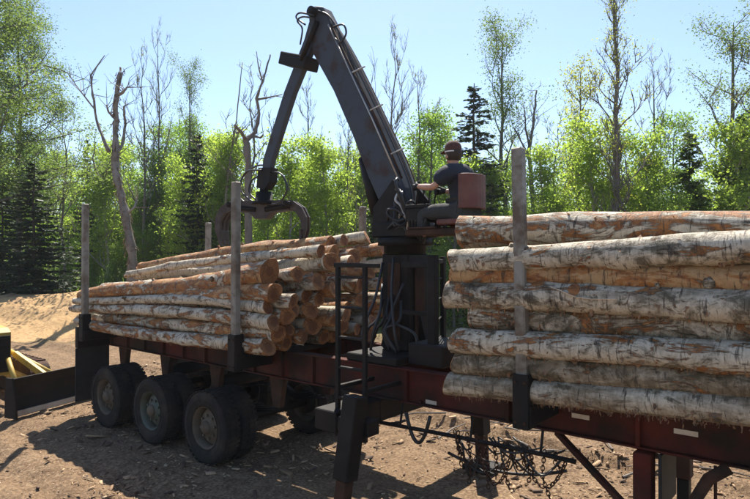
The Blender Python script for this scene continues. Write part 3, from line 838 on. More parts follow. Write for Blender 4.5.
for x_i, x in enumerate(WX):
    ax = MB(); ax.tube([(x, 5.12, WR), (x, 7.58, WR)], .065, 10); ax.build('axle', M['black'], TR)
    for j, (y, s) in enumerate(((5.205, 1), (5.52, -1), (7.18, 1), (7.495, -1))):
        hub = MB(); sy = -1 if j < 2 else 1
        if j in (0, 3): hub.lathe([(0, .0), (0, .1), (sy * .1, .095), (sy * .13, .07), (sy * .135, 0)], (x, y + sy * .0, WR), (0, 1, 0), 16)
        else: hub.lathe([(-.12, 0), (-.12, .19), (.12, .19), (.12, 0)], (x, y, WR), (0, 1, 0), 16)
        hb = hub.build('wheel', M['black'] if j in (1, 2) else M['rim'], TR)
        off = V((x, y, WR)) - ORG[TR.name]
        rot = (0, random.Random(x_i * 7 + j).random() * 6, 0)
        for nm, me in (('tyre', TY), ('rim', rg if (x_i == 1 and j == 0) else rims[s])):
            o = link(nm, me, hb, off); o.rotation_euler = rot
            if me is rg: o['label'] = 'green stained rim'
# suspension
for y in (5.83, 6.87):
    for k in range(4):
        x = -11.05 + 1.47 * k
        m = MB(); m.prism([(x - .16, y, 1.268), (x + .16, y, 1.268), (x + .07, y, .80), (x - .07, y, .80)], (0, .09, 0)); m.build('spring_hanger', M['rust'], TR)
    for x in WX:
        m = MB()
        for q in range(5):
            L = .66 - q * .1; z = .63 + q * .02
            m.beam((x - L, y, z + .10 + .0), (x, y, z), .075, .018, bev=.002); m.beam((x, y, z), (x + L, y, z + .10), .075, .018, bev=.002)
        m.build('leaf_spring', M['black'], TR)
for k, x in enumerate((-9.6, -8.12)):
    MB().tube([(x, 5.9, .95), (x, 6.8, .95)], .11, 12).build('air_tank', M['black'], TR)
# mud flap, tail beam, tail lamps
MB().box(-11.43, -11.405, 5.06, 5.70, .27, 1.262, .004).build('mud_flap', M['flap'], TR)
MB().box(-11.43, -11.405, 7.0, 7.62, .27, 1.262, .004).build('mud_flap', M['flap'], TR)
MB().box(-11.44, -11.325, 5.06, 7.64, 1.27, 1.66, .012).build('tail_beam', M['black'], TR)
for y in (5.3, 7.4):
    MB().lathe([(0, .0), (-.03, .0), (-.03, .05), (0, .055)], (-11.442, y, 1.42), (1, 0, 0), 14).build('tail_lamp', M['red'], TR)
# air line below the rail, hanging hose and chains
MB().tube([at(365, 419, 5.6), at(440, 433, 5.6), at(520, 449, 5.6), at(575, 461, 5.6)], .024, 8).build('air_pipe', M['black'], TR)
for px in (400, 470, 540):
    a = at(px, 419 + (px - 365) * .2, 5.6); MB().beam(a, (a.x, 5.66, RAIL_Z0 + .004), .025, .02).build('pipe_bracket', M['black'], TR)
def sag(a, b, d, n=12): return [V(a).lerp(V(b), i / n) + V((0, 0, -d * 4 * (i / n) * (1 - i / n))) for i in range(n + 1)]
a, b = at(406, 412, 5.6), at(430, 416, 5.6)
MB().tube(sag(a, b, .32), .022, 8).build('hose', M['hose'], TR)
a, b = at(366, 415, 5.62), at(405, 420, 5.62)
MB().tube(sag(a, b, .06), .016, 6).build('hose', M['hose'], TR)
rc = random.Random(9)
def chain_mb(pts, link_l=.052, r=.0065):
    m = MB(); tot = 0; segs = []
    for i in range(len(pts) - 1): segs.append((pts[i], pts[i + 1], (pts[i + 1] - pts[i]).length))
    d = 0; k = 0; L = sum(s[2] for s in segs)
    while d < L:
        e = d; j = 0
        while j < len(segs) - 1 and e > segs[j][2]: e -= segs[j][2]; j += 1
        p = segs[j][0].lerp(segs[j][1], e / segs[j][2]); t = (segs[j][1] - segs[j][0]).normalized()
        s = t.orthogonal().normalized(); s = Quaternion(t, k * 1.57 + .4) @ s
        ring = [p + t * math.cos(q) * link_l * .6 + s * math.sin(q) * link_l * .32 for q in [2 * math.pi * w / 8 for w in range(9)]]
        m.tube(ring, r, 4, caps=False); d += link_l * .82; k += 1
    return m
for i, (pa, pb, d) in enumerate((((455, 432), (480, 446), .25), ((476, 436), (512, 449), .42), ((508, 443), (532, 455), .2), ((520, 446), (566, 460), .33))):
    yy = 5.55 + .04 * i
    chain_mb(sag(at(*pa, yy), at(*pb, yy + .02), d)).build('chain', M['rust'], TR)
for i, px in enumerate((458, 467, 484, 493, 505, 521, 529, 544, 555)):
    a = at(px, 432 + (px - 455) * .22, 5.72); L = rc.uniform(.12, .6)
    chain_mb([a, a + V((rc.gauss(0, .03), .02, -L * .5)), a + V((rc.gauss(0, .05), .03, -L))]).build('chain', M['rust'], TR)
for k in range(16):
    a = at(rc.uniform(448, 530), 436 + rc.uniform(0, 8), 5.6 + rc.uniform(0, .5)); b = a + V((rc.uniform(.1, .7), rc.uniform(-.1, .1), rc.uniform(-.2, .05)))
    MB().tube(sag(a, b, rc.uniform(.05, .3), 9), rc.uniform(.006, .014), 5).build('cable', M['hose'], TR)
MB().tube(sag(at(448, 452, 5.9), at(566, 470, 5.9), .12), .018, 6).build('hose', M['hose'], TR)
# landing legs and braces
for y in (5.62, 7.08):
    lg = MB(); x = at(643, 470, 5.62).x
    lg.box(x - .075, x + .075, y - .075, y + .085, .62, 1.262, .01)
    lo = lg.build('landing_leg', M['red'], TR)
    MB().box(x - .06, x + .06, y - .06, y + .06, .06, .618, .008).build('inner_leg', M['black'], lo)
    MB().box(x - .14, x + .14, y - .13, y + .13, .0, .058, .01).build('foot', M['black'], lo)
    MB().box(x - .13, x + .13, y - .09, y + .015 if y < 6 else y + .09, 1.10, 1.262, .01).build('gearbox', M['red'], lo) if False else None
    MB().beam((x - .85, y + .12 * (1 if y < 6 else -1), 1.25), (x - .11, y, .70), .07, .05).build('leg_brace', M['red'], TR)
a = at(668, 470, 5.9); MB().box(a.x - .015, a.x + .015, 5.6, 6.1, .78, 1.262, .004).build('mud_flap', M['flap'], TR)
x2 = at(695, 470, 5.5).x
m = MB(); m.tube([(x2 + .22, 5.62, 1.265), (x2 + .08, 5.56, 1.16), (x2, 5.5, 1.0), (x2, 5.5, .35)], .05, 10); m.build('hanger_pipe', M['rust'], TR)
a = at(713, 460, 5.55); MB().tube([(a.x, 5.6, 1.266), (a.x, 5.6, .95)], .014, 6).build('hanger_rod', M['rust'], TR)
# side ladder by the loader
l0, l1 = at(338, 265, 5.0), at(365, 262, 5.0)
bz = .95
LD = MB()
for x in (l0.x, l1.x): LD.beam((x, 5.0, bz), (x, 5.0, 2.87), .05, .05, (0, 1, 0))
lad = LD.build('ladder', M['black'], TR)
for k in range(6):
    z = 1.05 + k * .34; MB().beam((l0.x + .026, 5.0, z), (l1.x - .026, 5.0, z), .045, .03).build('rung', M['black'], lad)
MB().beam((l0.x - .05, 5.0, 2.886), (l1.x + .2, 5.0, 2.886), .05, .05).build('top_bar', M['black'], lad)
for x in (l0.x, l1.x): MB().beam((x, 5.026, 1.5), (x, 5.63, 1.5), .05, .05).build('ladder_bracket', M['black'], lad)
# guard frame right of the mast
gf = MB()
pa, pb = at(433, 260, 5.9), at(443, 262, 6.6)
gf.beam((pa.x, pa.y, 1.68), (pa.x, pa.y, 3.0), .11, .09, (0, 1, 0)); gf.beam((pb.x, pb.y, 1.68), (pb.x, pb.y, 2.98), .06, .06, (0, 1, 0))
gf.beam((pa.x - .45, pa.y, 2.88), (pa.x - .056, pa.y, 2.88), .06, .07); gf.beam((pa.x, pa.y + .06, 2.92), (pb.x, pb.y - .04, 2.92), .06, .05)
for z in (1.95, 2.2, 2.45, 2.7): gf.beam((pa.x, pa.y + .06, z), (pb.x, pb.y - .04, z), .02, .02)
gf.beam((pa.x - .45, pa.y, 2.3), (pa.x - .056, pa.y, 2.3), .04, .05)
gf.build('guard_frame', M['black'], TR)

# ------------------------------------------------------------------ knuckle-boom loader
MX = -4.74; rh0 = random.Random(33)
LO = empty('log_loader', (MX, YC, 1.67))
tag(LO, 'dark knuckle-boom log loader on a mast between the two log piles, boom bent high', 'loader')
m = MB(); m.box(MX - .4, MX + .4, 5.64, 7.06, 1.675, 1.77, .012); m.build('base_plate', M['black'], LO)
m = MB(); m.box(MX - .22, MX + .22, YC - .22, YC + .22, 1.772, 3.02, .02)
mast = m.build('mast', M['black'], LO)
MB().box(MX - .1, MX + .1, YC - .25, YC - .223, 1.9, 2.9, .006).build('stiffener', M['rust'], mast)
MB().box(MX + .223, MX + .25, YC - .1, YC + .1, 1.9, 2.9, .006).build('stiffener', M['rust'], mast)
for sx in (-1, 1):
    MB().prism([(MX + sx * .225, YC, 1.772), (MX + sx * .39, YC, 1.772), (MX + sx * .225, YC, 2.35)], (0, .05, 0)).build('gusset', M['black'], mast)
m = MB(); m.lathe([(0, 0), (0, .28), (.1, .28), (.1, .36), (.2, .36), (.2, 0)], (MX, YC, 3.022), (0, 0, 1), 28); m.build('slew_ring', M['black'], LO)
tr = MB(); tr.box(MX - .33, MX + .33, YC - .30, YC + .30, 3.225, 3.42, .02)
for y in (YC - .24, YC + .24):
    tr.prism([(MX - .33, y, 3.42), (MX + .30, y, 3.42), (MX + .22, y, 3.72), (MX - .0, y, 3.97), (MX - .33, y, 3.62)], (0, .05, 0))
tr.build('turret', M['black'], LO)
for k in range(9):
    x = MX - .35 + rh0.random() * .9; a = V((x, 5.72 + rh0.random() * .3, 1.8)); b = V((MX + rh0.uniform(-.18, .2), YC - .26, rh0.uniform(2.2, 3.0)))
    MB().tube([a, a + V((rh0.gauss(0, .1), rh0.gauss(0, .04), .25)), a.lerp(b, .6) + V((rh0.gauss(0, .1), -.06, 0)), b], .018, 6).build('hose', M['hose'], LO)
m = MB(); m.box(MX + .45, MX + .95, 5.8, 6.5, 1.69, 1.95, .02); m.build('oil_box', M['black'], LO)
# boom, profiles drawn on the loader's mid plane
def pl(pts, Y=YC): return [at(px, py, Y) for px, py in pts]
bo = MB(); bo.prism(pl([(313, 14), (319, 7), (327, 8), (333, 20), (352, 62), (381, 124), (409, 188), (411, 203), (400, 212), (386, 208), (373, 178), (357, 136), (338, 92), (318, 56), (314, 36)]), (0, .20, 0))
boom = bo.build('main_boom', M['boom'], LO)
md = boom.modifiers.new('bevel', 'BEVEL'); md.width = .018; md.segments = 2
# side lift cylinder and rod under the boom
cy = MB(); cy.tube([at(377, 214, YC - .0), at(364, 158, YC)], .085, 14); lift = cy.build('lift_cylinder', M['black'], LO)
MB().tube([at(364, 158, YC), at(354, 128, YC)], .04, 10).build('cylinder_rod', M['bright'], lift)
for px, py in ((319, 14), (404, 203)):
    c = at(px, py, YC); MB().lathe([(-.19, 0), (-.19, .075), (.19, .075), (.19, 0)], c, (0, 1, 0), 18).build('pivot_pin', M['black'], boom)
st = MB(); st.prism(pl([(311, 22), (322, 20), (320, 33), (295, 94), (274, 160), (271, 174), (264, 173), (265, 160), (286, 92), (306, 40)]), (0, .10, 0))
stick = st.build('stick_boom', M['boom'], LO)
md = stick.modifiers.new('bevel', 'BEVEL'); md.width = .014; md.segments = 2
cl = MB(); a, b = at(286, 59, YC), at(312, 64, YC); cl.beam(a, b, .30, .19, (0, 1, 0) if False else (0, 0, 1), .012); cl.build('cylinder_mount', M['black'], stick)
ec = MB(); ec.tube([at(301, 60, YC - .14), at(317, 20, YC - .14)], .04, 10); ec.build('extension_cylinder', M['black'], stick)
# tip, rotator and grapple
tp = MB(); tp.prism(pl([(262, 168), (274, 168), (273, 182), (268, 190), (260, 188)]), (0, .16, 0)); tp.build('boom_tip', M['black'], LO)
c = at(264, 192, YC)
ro = MB(); ro.lathe([(.14, 0), (.14, .07), (.0, .07), (.0, .13), (-.16, .14), (-.16, .2), (-.2, .2), (-.2, 0)], c, (0, 0, 1), 20); rot_ = ro.build('rotator', M['black'], LO)
gp = at(263, 208, YC); px_m = gp.dot(FWD) / F        # metres per pixel at the grapple
u = V((.9, .43, 0)).normalized()                    # span of the open jaws
wv = V((-u.y, u.x, 0))
def gq(dx, dz): return gp + u * (dx * px_m) + V((0, 0, dz * px_m))
gb = MB(); gb.prism([gq(-30, 7), (gq(30, 7)), gq(30, -3), gq(12, -5), gq(6, -11), gq(-6, -11), gq(-12, -5), gq(-30, -3)], wv * .22)
GR = gb.build('grapple', M['grapple'], LO)
for s in (-1, 1):
    for k, off in enumerate((-.13, .0, .13) if s < 0 else (-.07, .07)):
        t = MB()
        prof = [(24, 7), (34, 6), (43, 0), (48, -10), (48, -22), (43, -37), (41, -38), (43, -24), (42, -13), (37, -5), (26, -1)]
        t.prism([gq(s * a, b) + wv * off for a, b in prof], wv * .055)
        t.build('tine', M['grapple'], GR)
    t = MB(); t.beam(gq(s * 43, -27) - wv * .16, gq(s * 43, -27) + wv * .16, .03, .16, (0, 0, 1), .006); t.build('jaw_plate', M['grapple'], GR)
    MB().tube([gq(s * 5, -2) - wv * .1, gq(s * 31, 1) - wv * .1], .042, 10).build('grapple_cylinder', M['bright'] if False else M['black'], GR)
    cpos = gq(s * 30, 3); MB().lathe([(-.24, 0), (-.24, .045), (.24, .045), (.24, 0)], cpos, wv, 12).build('pivot_pin', M['black'], GR)
rh = random.Random(21)
# hoses at the grapple head
for k, (pts) in enumerate(([(262, 170), (246, 172), (240, 188), (250, 200), (262, 204)], [(268, 172), (281, 174), (287, 188), (280, 202), (268, 205)], [(262, 175), (252, 180), (249, 192), (256, 200)], [(270, 166), (256, 166), (242, 178), (239, 196), (250, 206)])):
    q = [at(px, py, YC - .12 + .08 * k) for px, py in pts]
    MB().tube(q, .016, 6).build('hose', M['hose'], LO)
# hose bundle along the back of the boom
for k in range(5):
    off = k * 3.0; yy = YC - .125 + .055 * k
    q = [at(318 + off * .5, 10 + k, yy), at(331 + k * .8, 18 + k, yy), at(352 + k * 1.4, 58 + k * .6, yy), at(383 + k * 1.2, 122, yy), at(405 + k * 1.5, 172, yy), at(412 + k, 196 + 2 * k, yy), at(409 - 4 * k, 214 + 3 * k, yy - .06), at(398 - 3 * k, 224 + k, yy - .1)]
    MB().tube(q, .015, 6).build('hose', M[('hose', 'rust', 'hose', 'galv', 'rust')[k]], boom)
for px, py in ((356, 70), (374, 108), (395, 152)):
    MB().beam(at(px - 4, py + 2, YC - .14), at(px + 9, py - 4, YC - .14), .02, .02).build('hose_clamp', M['bright'], boom)
    
for pts in ([(333, 26), (343, 24), (346, 33), (340, 42), (335, 38)], [(315, 18), (303, 16), (297, 20), (302, 28), (300, 44)], [(314, 15), (300, 12), (296, 17), (305, 24)]):
    MB().tube([at(px, py, YC - .2) for px, py in pts], .014, 6).build('hose', M['hose'], boom)
# steel pipes on the side of the boom
MB().tube([at(328, 24, YC - .118), at(372, 118, YC - .118), at(398, 178, YC - .118)], .012, 6).build('steel_pipe', M['bright'], boom)
MB().tube([at(331, 24, YC - .118), at(376, 118, YC - .118), at(402, 178, YC - .118)], .012, 6).build('steel_pipe', M['rust'], boom)
# control valve bank, levers and its loops of hose
vb = MB(); c = at(425, 214, 6.15); vb.box(c.x - .16, c.x + .16, c.y - .2, c.y + .2, c.z - .1, c.z + .06, .012); valve = vb.build('valve_bank', M['black'], LO)
for k in range(6):
    y = c.y - .17 + .068 * k
    MB().box(c.x - .17, c.x + .17, y - .022, y + .022, c.z + .062, c.z + .11, .006).build('spool', M['black'], valve)
ends = []
for k in range(4):
    y = c.y - .22 + .13 * k
    top = V((c.x + .06, y, c.z + .36)); lv = MB(); lv.tube([(c.x + .02, y, c.z + .1), top], .009, 6); lv.lathe([(-.02, 0), (-.02, .02), (.02, .022), (.025, 0)], top, (0, 0, 1), 10); lv.build('control_lever', M['black'], LO)
    ends.append(top)
for k in range(18):
    y = c.y - .22 + .026 * k
    a = at(rh.uniform(384, 408), rh.uniform(178, 240), 5.98 + .012 * k); b = V((c.x - .17, y, c.z - .04 + rh.uniform(-.05, .05)))
    mid = a.lerp(b, .5) + V((rh.uniform(-.12, .12), rh.uniform(-.16, -.04), rh.uniform(-.28, .2)))
    q = [a, a.lerp(mid, .6) + V((0, 0, .05)), mid, mid.lerp(b, .5) + V((0, 0, rh.uniform(-.06, .06))), b]
    MB().tube(q, .017, 6).build('hose', M['bright'] if k in (2, 6, 9, 13) else M['hose'], LO)
for k in range(6):
    a = V((c.x - .1 + .05 * k, c.y - .2, c.z - .08)); b = V((MX + .30, YC - .25 + .04 * k, 3.34)); MB().tube(sag(a, b, .08 + .03 * k, 8), .016, 6).build('hose', M['hose'], LO)
# operator's platform and seat
SX, SY, SZ = -3.74, 6.12, 3.53
pf = MB(); pf.box(MX + .335, SX + .34, SY - .22, SY + .3, 3.235, 3.31, .01); pf.build('seat_arm', M['rust'], LO)
pd = MB(); pd.box(SX - .08, SX + .12, SY - .12, SY + .12, 3.312, 3.35, .01); pd.build('seat_post', M['red'], LO)
se = MB(); se.box(SX - .2, SX + .2, SY - .24, SY + .24, 3.352, 3.42, .025); seat = se.build('seat', M['seat'], LO)
bk = MB()                                           # wrap-round seat back
out = []; inn = []
for k in range(13):
    a = R(-96 + 176 * k / 12); out.append((SX + .115 + .17 * math.cos(a), SY + .235 * math.sin(a))); inn.append((SX + .115 + .14 * math.cos(a), SY + .205 * math.sin(a)))
ring = out + inn[::-1]
bk.prism([(x, y, 3.735) for x, y in ring], (0, 0, .40)); back = bk.build('seat_back', M['seat'], LO)
bm_ = back.modifiers.new('bevel', 'BEVEL'); bm_.width = .012; bm_.segments = 2
fr = MB(); fr.box(SX - .62, SX - .22, SY - .24, SY + .24, 3.314, 3.34, .006); fr.build('foot_plate', M['rust'], LO)
# stabiliser beams and legs
sb = MB(); sb.box(MX - .17, MX + .17, 4.85, 5.62, 1.02, 1.26, .012); sb.box(MX - .17, MX + .17, 7.08, 7.85, 1.02, 1.26, .012); sb.box(MX - .17, MX + .17, 5.622, 7.078, .99, 1.255, .012)
sb.build('stabiliser_beam', M['black'], LO)
for y, dy in ((4.80, -.18), (7.30, .12)):
    top = V((MX + .50 if y < 6 else MX + .55, y, 1.5 if y < 6 else 1.2)); bot = V((MX + .42 if y < 6 else MX + .55, y + dy, .1))
    lg = MB(); lg.beam(top.lerp(bot, .0), top.lerp(bot, .62), .2, .2, (0, 1, 0), .012); sl_ = lg.build('stabiliser_leg', M['black'], LO)
    MB().beam(top.lerp(bot, .62), bot, .14, .14, (0, 1, 0), .01).build('inner_leg', M['rust'], sl_)
    MB().box(bot.x - .22, bot.x + .22, bot.y - .2, bot.y + .2, .02, .1, .015).build('foot', M['black'], sl_)
MB().box(MX + .17, MX + .62, 4.86, 5.06, 1.06, 1.22, .01).build('leg_bracket', M['black'], LO)

# ------------------------------------------------------------------ the logs
rl = random.Random(404); DOWN = V((0, 0, -1))
def make_log(p0, p1, r0, r1, style, label, group=None, bow=.02, curls=60, seed=None, hang=True, rough=.07, slant=.2):
    """one log: bark mesh, two sawn ends, peeling curls"""
    rs = random.Random(seed if seed is not None else rl.random())
    p0, p1 = V(p0), V(p1); d = p1 - p0; L = d.length
    nr, ns = max(14, int(L / .2)), 16
    ph = rs.random() * 100; ba = rs.random() * 6.28; b1 = rs.uniform(.5, 1) * bow * L; w2 = rs.uniform(-1, 1) * bow * .5 * L
    lumps = [(rs.uniform(.1, .9) * L, rs.random() * 6.28, rs.uniform(.12, .5)) for _ in range(rs.randint(2, 6))]
    cen = []; vs = []; prof = []
    for i in range(nr + 1):
        t = i / nr; s = math.sin(math.pi * t) * b1 + math.sin(2 * math.pi * t) * w2
        c = V((L * t, math.cos(ba) * s, math.sin(ba) * s)); cen.append(c)
        r = (r0 + (r1 - r0) * t) * (1 + .05 * noise.noise(V((t * L * 1.3 + ph, 0, 0))))
        if t < .06: r *= 1 + .10 * (1 - t / .06)      # butt flare
        ring = []
        for k in range(ns):
            a = 2 * math.pi * k / ns
            rr = r * (1 + rough * noise.noise(V((t * L * 1.6 + ph, math.cos(a) * 1.2, math.sin(a) * 1.2))) + .035 * noise.noise(V((t * L * 6 + ph, math.cos(a) * 4, math.sin(a) * 4))))
            for lx, la, ls in lumps:
                dx = (t * L - lx) / .14; da = math.cos(a - la)
                if da > .3 and abs(dx) < 2.5: rr += r * ls * math.exp(-dx * dx) * (da - .3)
            ring.append(c + V((0, math.cos(a) * rr, math.sin(a) * rr)))
        vs += ring; prof.append(r)
    for e, sg in ((0, -1), (nr, 1)):                  # ends sawn a little out of square
        sa, sb_ = rs.uniform(-slant, slant), rs.uniform(-slant, slant)
        for k in range(ns):
            q = vs[e * ns + k]; w = q - cen[e]; q.x += sa * w.y + sb_ * w.z
    fs = [(i * ns + k, i * ns + (k + 1) % ns, (i + 1) * ns + (k + 1) % ns, (i + 1) * ns + k) for i in range(nr) for k in range(ns)]
    me = bpy.data.meshes.new('birch_log'); me.from_pydata(vs, [], fs)
    me.polygons.foreach_set('use_smooth', np.ones(len(fs), bool)); me.materials.append(M['bark'])
    o = link('birch_log', me)
    x = d.normalized(); y = V((0, 0, 1)).cross(x).normalized(); z = x.cross(y)
    o.matrix_world = Matrix.Translation(p0) @ Matrix((x, y, z)).transposed().to_4x4()
    o.color = (*style, 1); tag(o, label, 'log', group)
    for e in (0, 1):
        ring = vs[:ns] if e == 0 else vs[-ns:]; c = cen[0] if e == 0 else cen[-1]
        sl = (rs.uniform(-.25, .25), rs.uniform(-.25, .25)); sg = -1 if e == 0 else 1
        ev = [c + V((sg * .004, 0, 0))]; ef = []
        for q, f in enumerate((.35, .68, .97)):
            for k in range(ns):
                w = (ring[k] - c) * f
                ev.append(c + w + V((sg * (.006 + rs.gauss(0, .0025)) + (sl[0] * w.y + sl[1] * w.z) * .12 * (1 - f), 0, 0)))
        for k in range(ns): ev.append(ring[k].copy())
        for k in range(ns):
            k2 = (k + 1) % ns; ef.append((0, 1 + k, 1 + k2) if sg > 0 else (0, 1 + k2, 1 + k))
            for q in range(3):
                a_, b_ = 1 + q * ns, 1 + (q + 1) * ns
                f4 = (a_ + k, b_ + k, b_ + k2, a_ + k2); ef.append(f4 if sg > 0 else f4[::-1])
        em = bpy.data.meshes.new('cut_end'); em.from_pydata(ev, [], ef); em.materials.append(M['cut'])
        link('cut_end', em, o)
    km = MB()
    for _ in range(rs.randint(3, 7)):                  # stubs of sawn-off branches
        i = rs.randint(2, nr - 2); a = rs.random() * 6.28; n_ = V((rs.uniform(-.3, .5), math.cos(a), math.sin(a))).normalized(); kr = rs.uniform(.012, .035)
        b_ = cen[i] + n_ * (prof[i] * .85); km.tube([b_, b_ + n_ * prof[i] * .2, b_ + n_ * (prof[i] * .2 + rs.uniform(.005, .05))], [kr * 1.7, kr * 1.15, kr * .9], 7)
    ko = km.build('branch_stubs', M['bark'], None, (0, 0, 0)); ko.parent = o; ko.color = (.55, .7, .3, 1); ko['kind'] = 'stuff'
    if curls:
        zl = z; cv = []; cf = []
        for _ in range(curls):
            i = rs.randint(1, nr - 1); t = (i + rs.random() - .5) / nr; c = cen[i]; a = rs.random() * 6.28
            if rs.random() < .45: a = rs.gauss(-2.0, .6)
            n = V((0, math.cos(a), math.sin(a))); tg = V((0, -math.sin(a), math.cos(a)))
            if hang and tg.z > 0: tg = -tg
            w = rs.uniform(.006, .03) * (2.5 if rs.random() < .08 else 1); l = rs.uniform(.015, .06); straight = curls > 350 and rs.random() < .75
            if straight: w = rs.uniform(.003, .010); l = rs.uniform(.02, .06) * rs.uniform(.5, 1.2)
            b0 = len(cv); x0 = L * t
            rr = prof[i] * 1.0
            for q in range(4):
                s = q / 3; lift = rs.uniform(.3, .7) * l * s * s
                pt = c + n * (rr - .004 + lift * (.35 if straight else 1)) + (DOWN * l * s if straight else tg * l * s); ww = w * (1 - .85 * s) * rs.uniform(.5, 1.3)
                cv += [V((x0 - ww + rs.gauss(0, .006), pt.y, pt.z)), V((x0 + ww + rs.gauss(0, .006), pt.y, pt.z))]
            cf += [(b0 + 2 * q, b0 + 2 * q + 1, b0 + 2 * q + 3, b0 + 2 * q + 2) for q in range(3)]
        cm = bpy.data.meshes.new('bark_curls'); cm.from_pydata(cv, [], cf); cm.materials.append(M['curl'])
        co_ = link('bark_curls', cm, o); co_['kind'] = 'stuff'; co_.color = (*style, 1)
    return o
W_ = (.25, .35, 1.0); GREY = (.12, .55, .35); SHAG = (.20, .75, .25); ORG_ = (.62, .2, .45); TAN = (.95, .1, .3); MIXED = (.38, .3, .75)

# right pile, near face: each log measured at its two ends
XR0, XR1 = -3.25, 2.35
def zline(py0, py1):
    a, b = at(455, py0, 5.1), at(740, py1, 5.1); k = (b.z - a.z) / (b.x - a.x)
    return lambda x: a.z + k * (x - a.x)
near = [  # pixel rows at the left end and near the right edge, y, r, style, left end x, label, curls
    (232, 230, 5.40, .155, .14, (.55, .4, .95), -3.28, 'uppermost log of the right pile, white above with a torn rusty orange underside', 160, .006),
    (262, 244, 5.12, .115, .125, (.42, .62, .62), -3.22, 'grey-white log second from the top of the right pile, its far end rising', 300, .004),
    (275, 271, 5.17, .115, .125, (.85, .35, .4), -3.20, 'smooth tan-orange peeled log third from the top of the right pile', 60, .004),
    (294, 296, 5.11, .125, .125, (.42, .6, .5), -3.27, 'mottled grey-brown log fourth from the top of the right pile', 400, .004),
    (315, 322, 5.19, .120, .130, (.5, .6, .45), -3.05, 'dark log fifth from the top of the right pile, deep in shade', 400, .006),
    (340, 352, 5.09, .115, .125, (.47, .52, .85), -3.15, 'bright white log third from the bottom of the right pile', 300, .003),
    (361, 377, 5.14, .110, .115, (.35, .7, .3), -3.17, 'shaggy brown log second from the bottom of the right pile', 700, .003),
    (383, 402, 5.12, .105, .120, (.3, .6, .45), -3.28, 'shaggy grey-brown log at the very bottom of the right pile', 800, .003)]
pile = []; LOGS = []
for (py0, py1, y, r0, r1, stl, xl, lb, cu, bw) in near:
    zf = zline(py0, py1)
    # keep the stated picture row although the log lies a little nearer or farther than the survey plane
    k = y / 5.1
    z0 = CAMZ + (zf(xl) - CAMZ) * k; z1 = CAMZ + (zf(XR1) - CAMZ) * k
    LOGS.append(make_log((xl, y, z0), (XR1 + rl.uniform(-.2, .2), y + rl.uniform(-.03, .03), z1 - .12), r0, r1, stl, lb, None, bw * 1.8, cu, 900 + len(pile), True, .13, .3))
    pile.append((y, (zf(-1.6)), (r0 + r1) / 2))
strip_log = LOGS[3]
sp_ = MB(); q = [at(px, py, yy) for px, py, yy in ((551, 287, 4.97), (562, 291, 4.955), (576, 297, 4.95), (592, 299, 4.955), (616, 299, 4.96))]
for a_, b_ in zip(q, q[1:]): sp_.beam(a_, b_, .006, .035 if a_ is q[2] or a_ is q[1] else .018, (0, 1, 0), .001)
def to_child(o, par):
    o.parent = par; o.matrix_parent_inverse = par.matrix_world.inverted()
    return o
to_child(sp_.build('torn_strip', M['splinter']), strip_log)
st_ = MB(); a_ = at(575, 291, 5.03); st_.tube([a_ + V((0, .05, 0)), a_ + V((.01, -.03, .01)), a_ + V((.015, -.075, .015))], [.06, .055, .048], 10); to_child(st_.build('branch_stub', M['cut']), strip_log)
def rest(y, r, pl_, floor):
    z = floor + r
    for (yy, zz, rr) in pl_:
        dy = abs(y - yy)
        if dy < r + rr: z = max(z, zz + math.sqrt((r + rr) ** 2 - dy * dy))
    return z
NTHL = ['nearest', 'second', 'third', 'fourth', 'fifth', 'sixth', 'seventh', 'eighth', 'ninth', 'tenth', 'eleventh', 'twelfth']
ORD = ['nearest', 'second', 'third', 'fourth', 'fifth', 'sixth', 'seventh', 'eighth']
def layer_fill(ylo, yhi, floor, layers, seed):
    rr_ = random.Random(seed); out = []
    base = list(pile_seed)
    for li, (n, rmin, rmax) in enumerate(layers):
        step = (yhi - ylo) / n
        for k in range(n):
            r = rr_.uniform(rmin, rmax); y = ylo + step * (k + .5) + rr_.gauss(0, .04); y = min(max(y, ylo + r), yhi - r)
            z = rest(y, r, base, floor); base.append((y, z, r)); out.append((li, k, y, z, r))
    return out
pile_seed = pile
XF = layer_fill(5.30, 7.52, 1.672, [(7, .15, .18), (6, .15, .18), (6, .15, .18), (5, .15, .18), (5, .12, .16)], 12)
for (li, k, y, z, r) in XF:
    if li < 3 and 1 < k < 4: continue                # buried in the heart of the pile, nothing of it shows
    if z + r > 3.36: continue
    stl = rl.choice([W_, GREY, SHAG, MIXED, ORG_])
    lvl = ('bottom', 'second', 'third', 'fourth', 'upper')[li]
    make_log((XR0 + rl.uniform(-.1, .2), y, z), (XR1 + rl.uniform(-.3, .2), y + rl.uniform(-.04, .04), z + rl.uniform(-.02, .05)), r, r * .92, stl,
             'log of the right pile behind its near face, %s row, %s' % (lvl, 'closest to the face' if k == 0 else ORD[k] + ' from the near side'), 'logs in the right pile behind its near face', .004, 40)

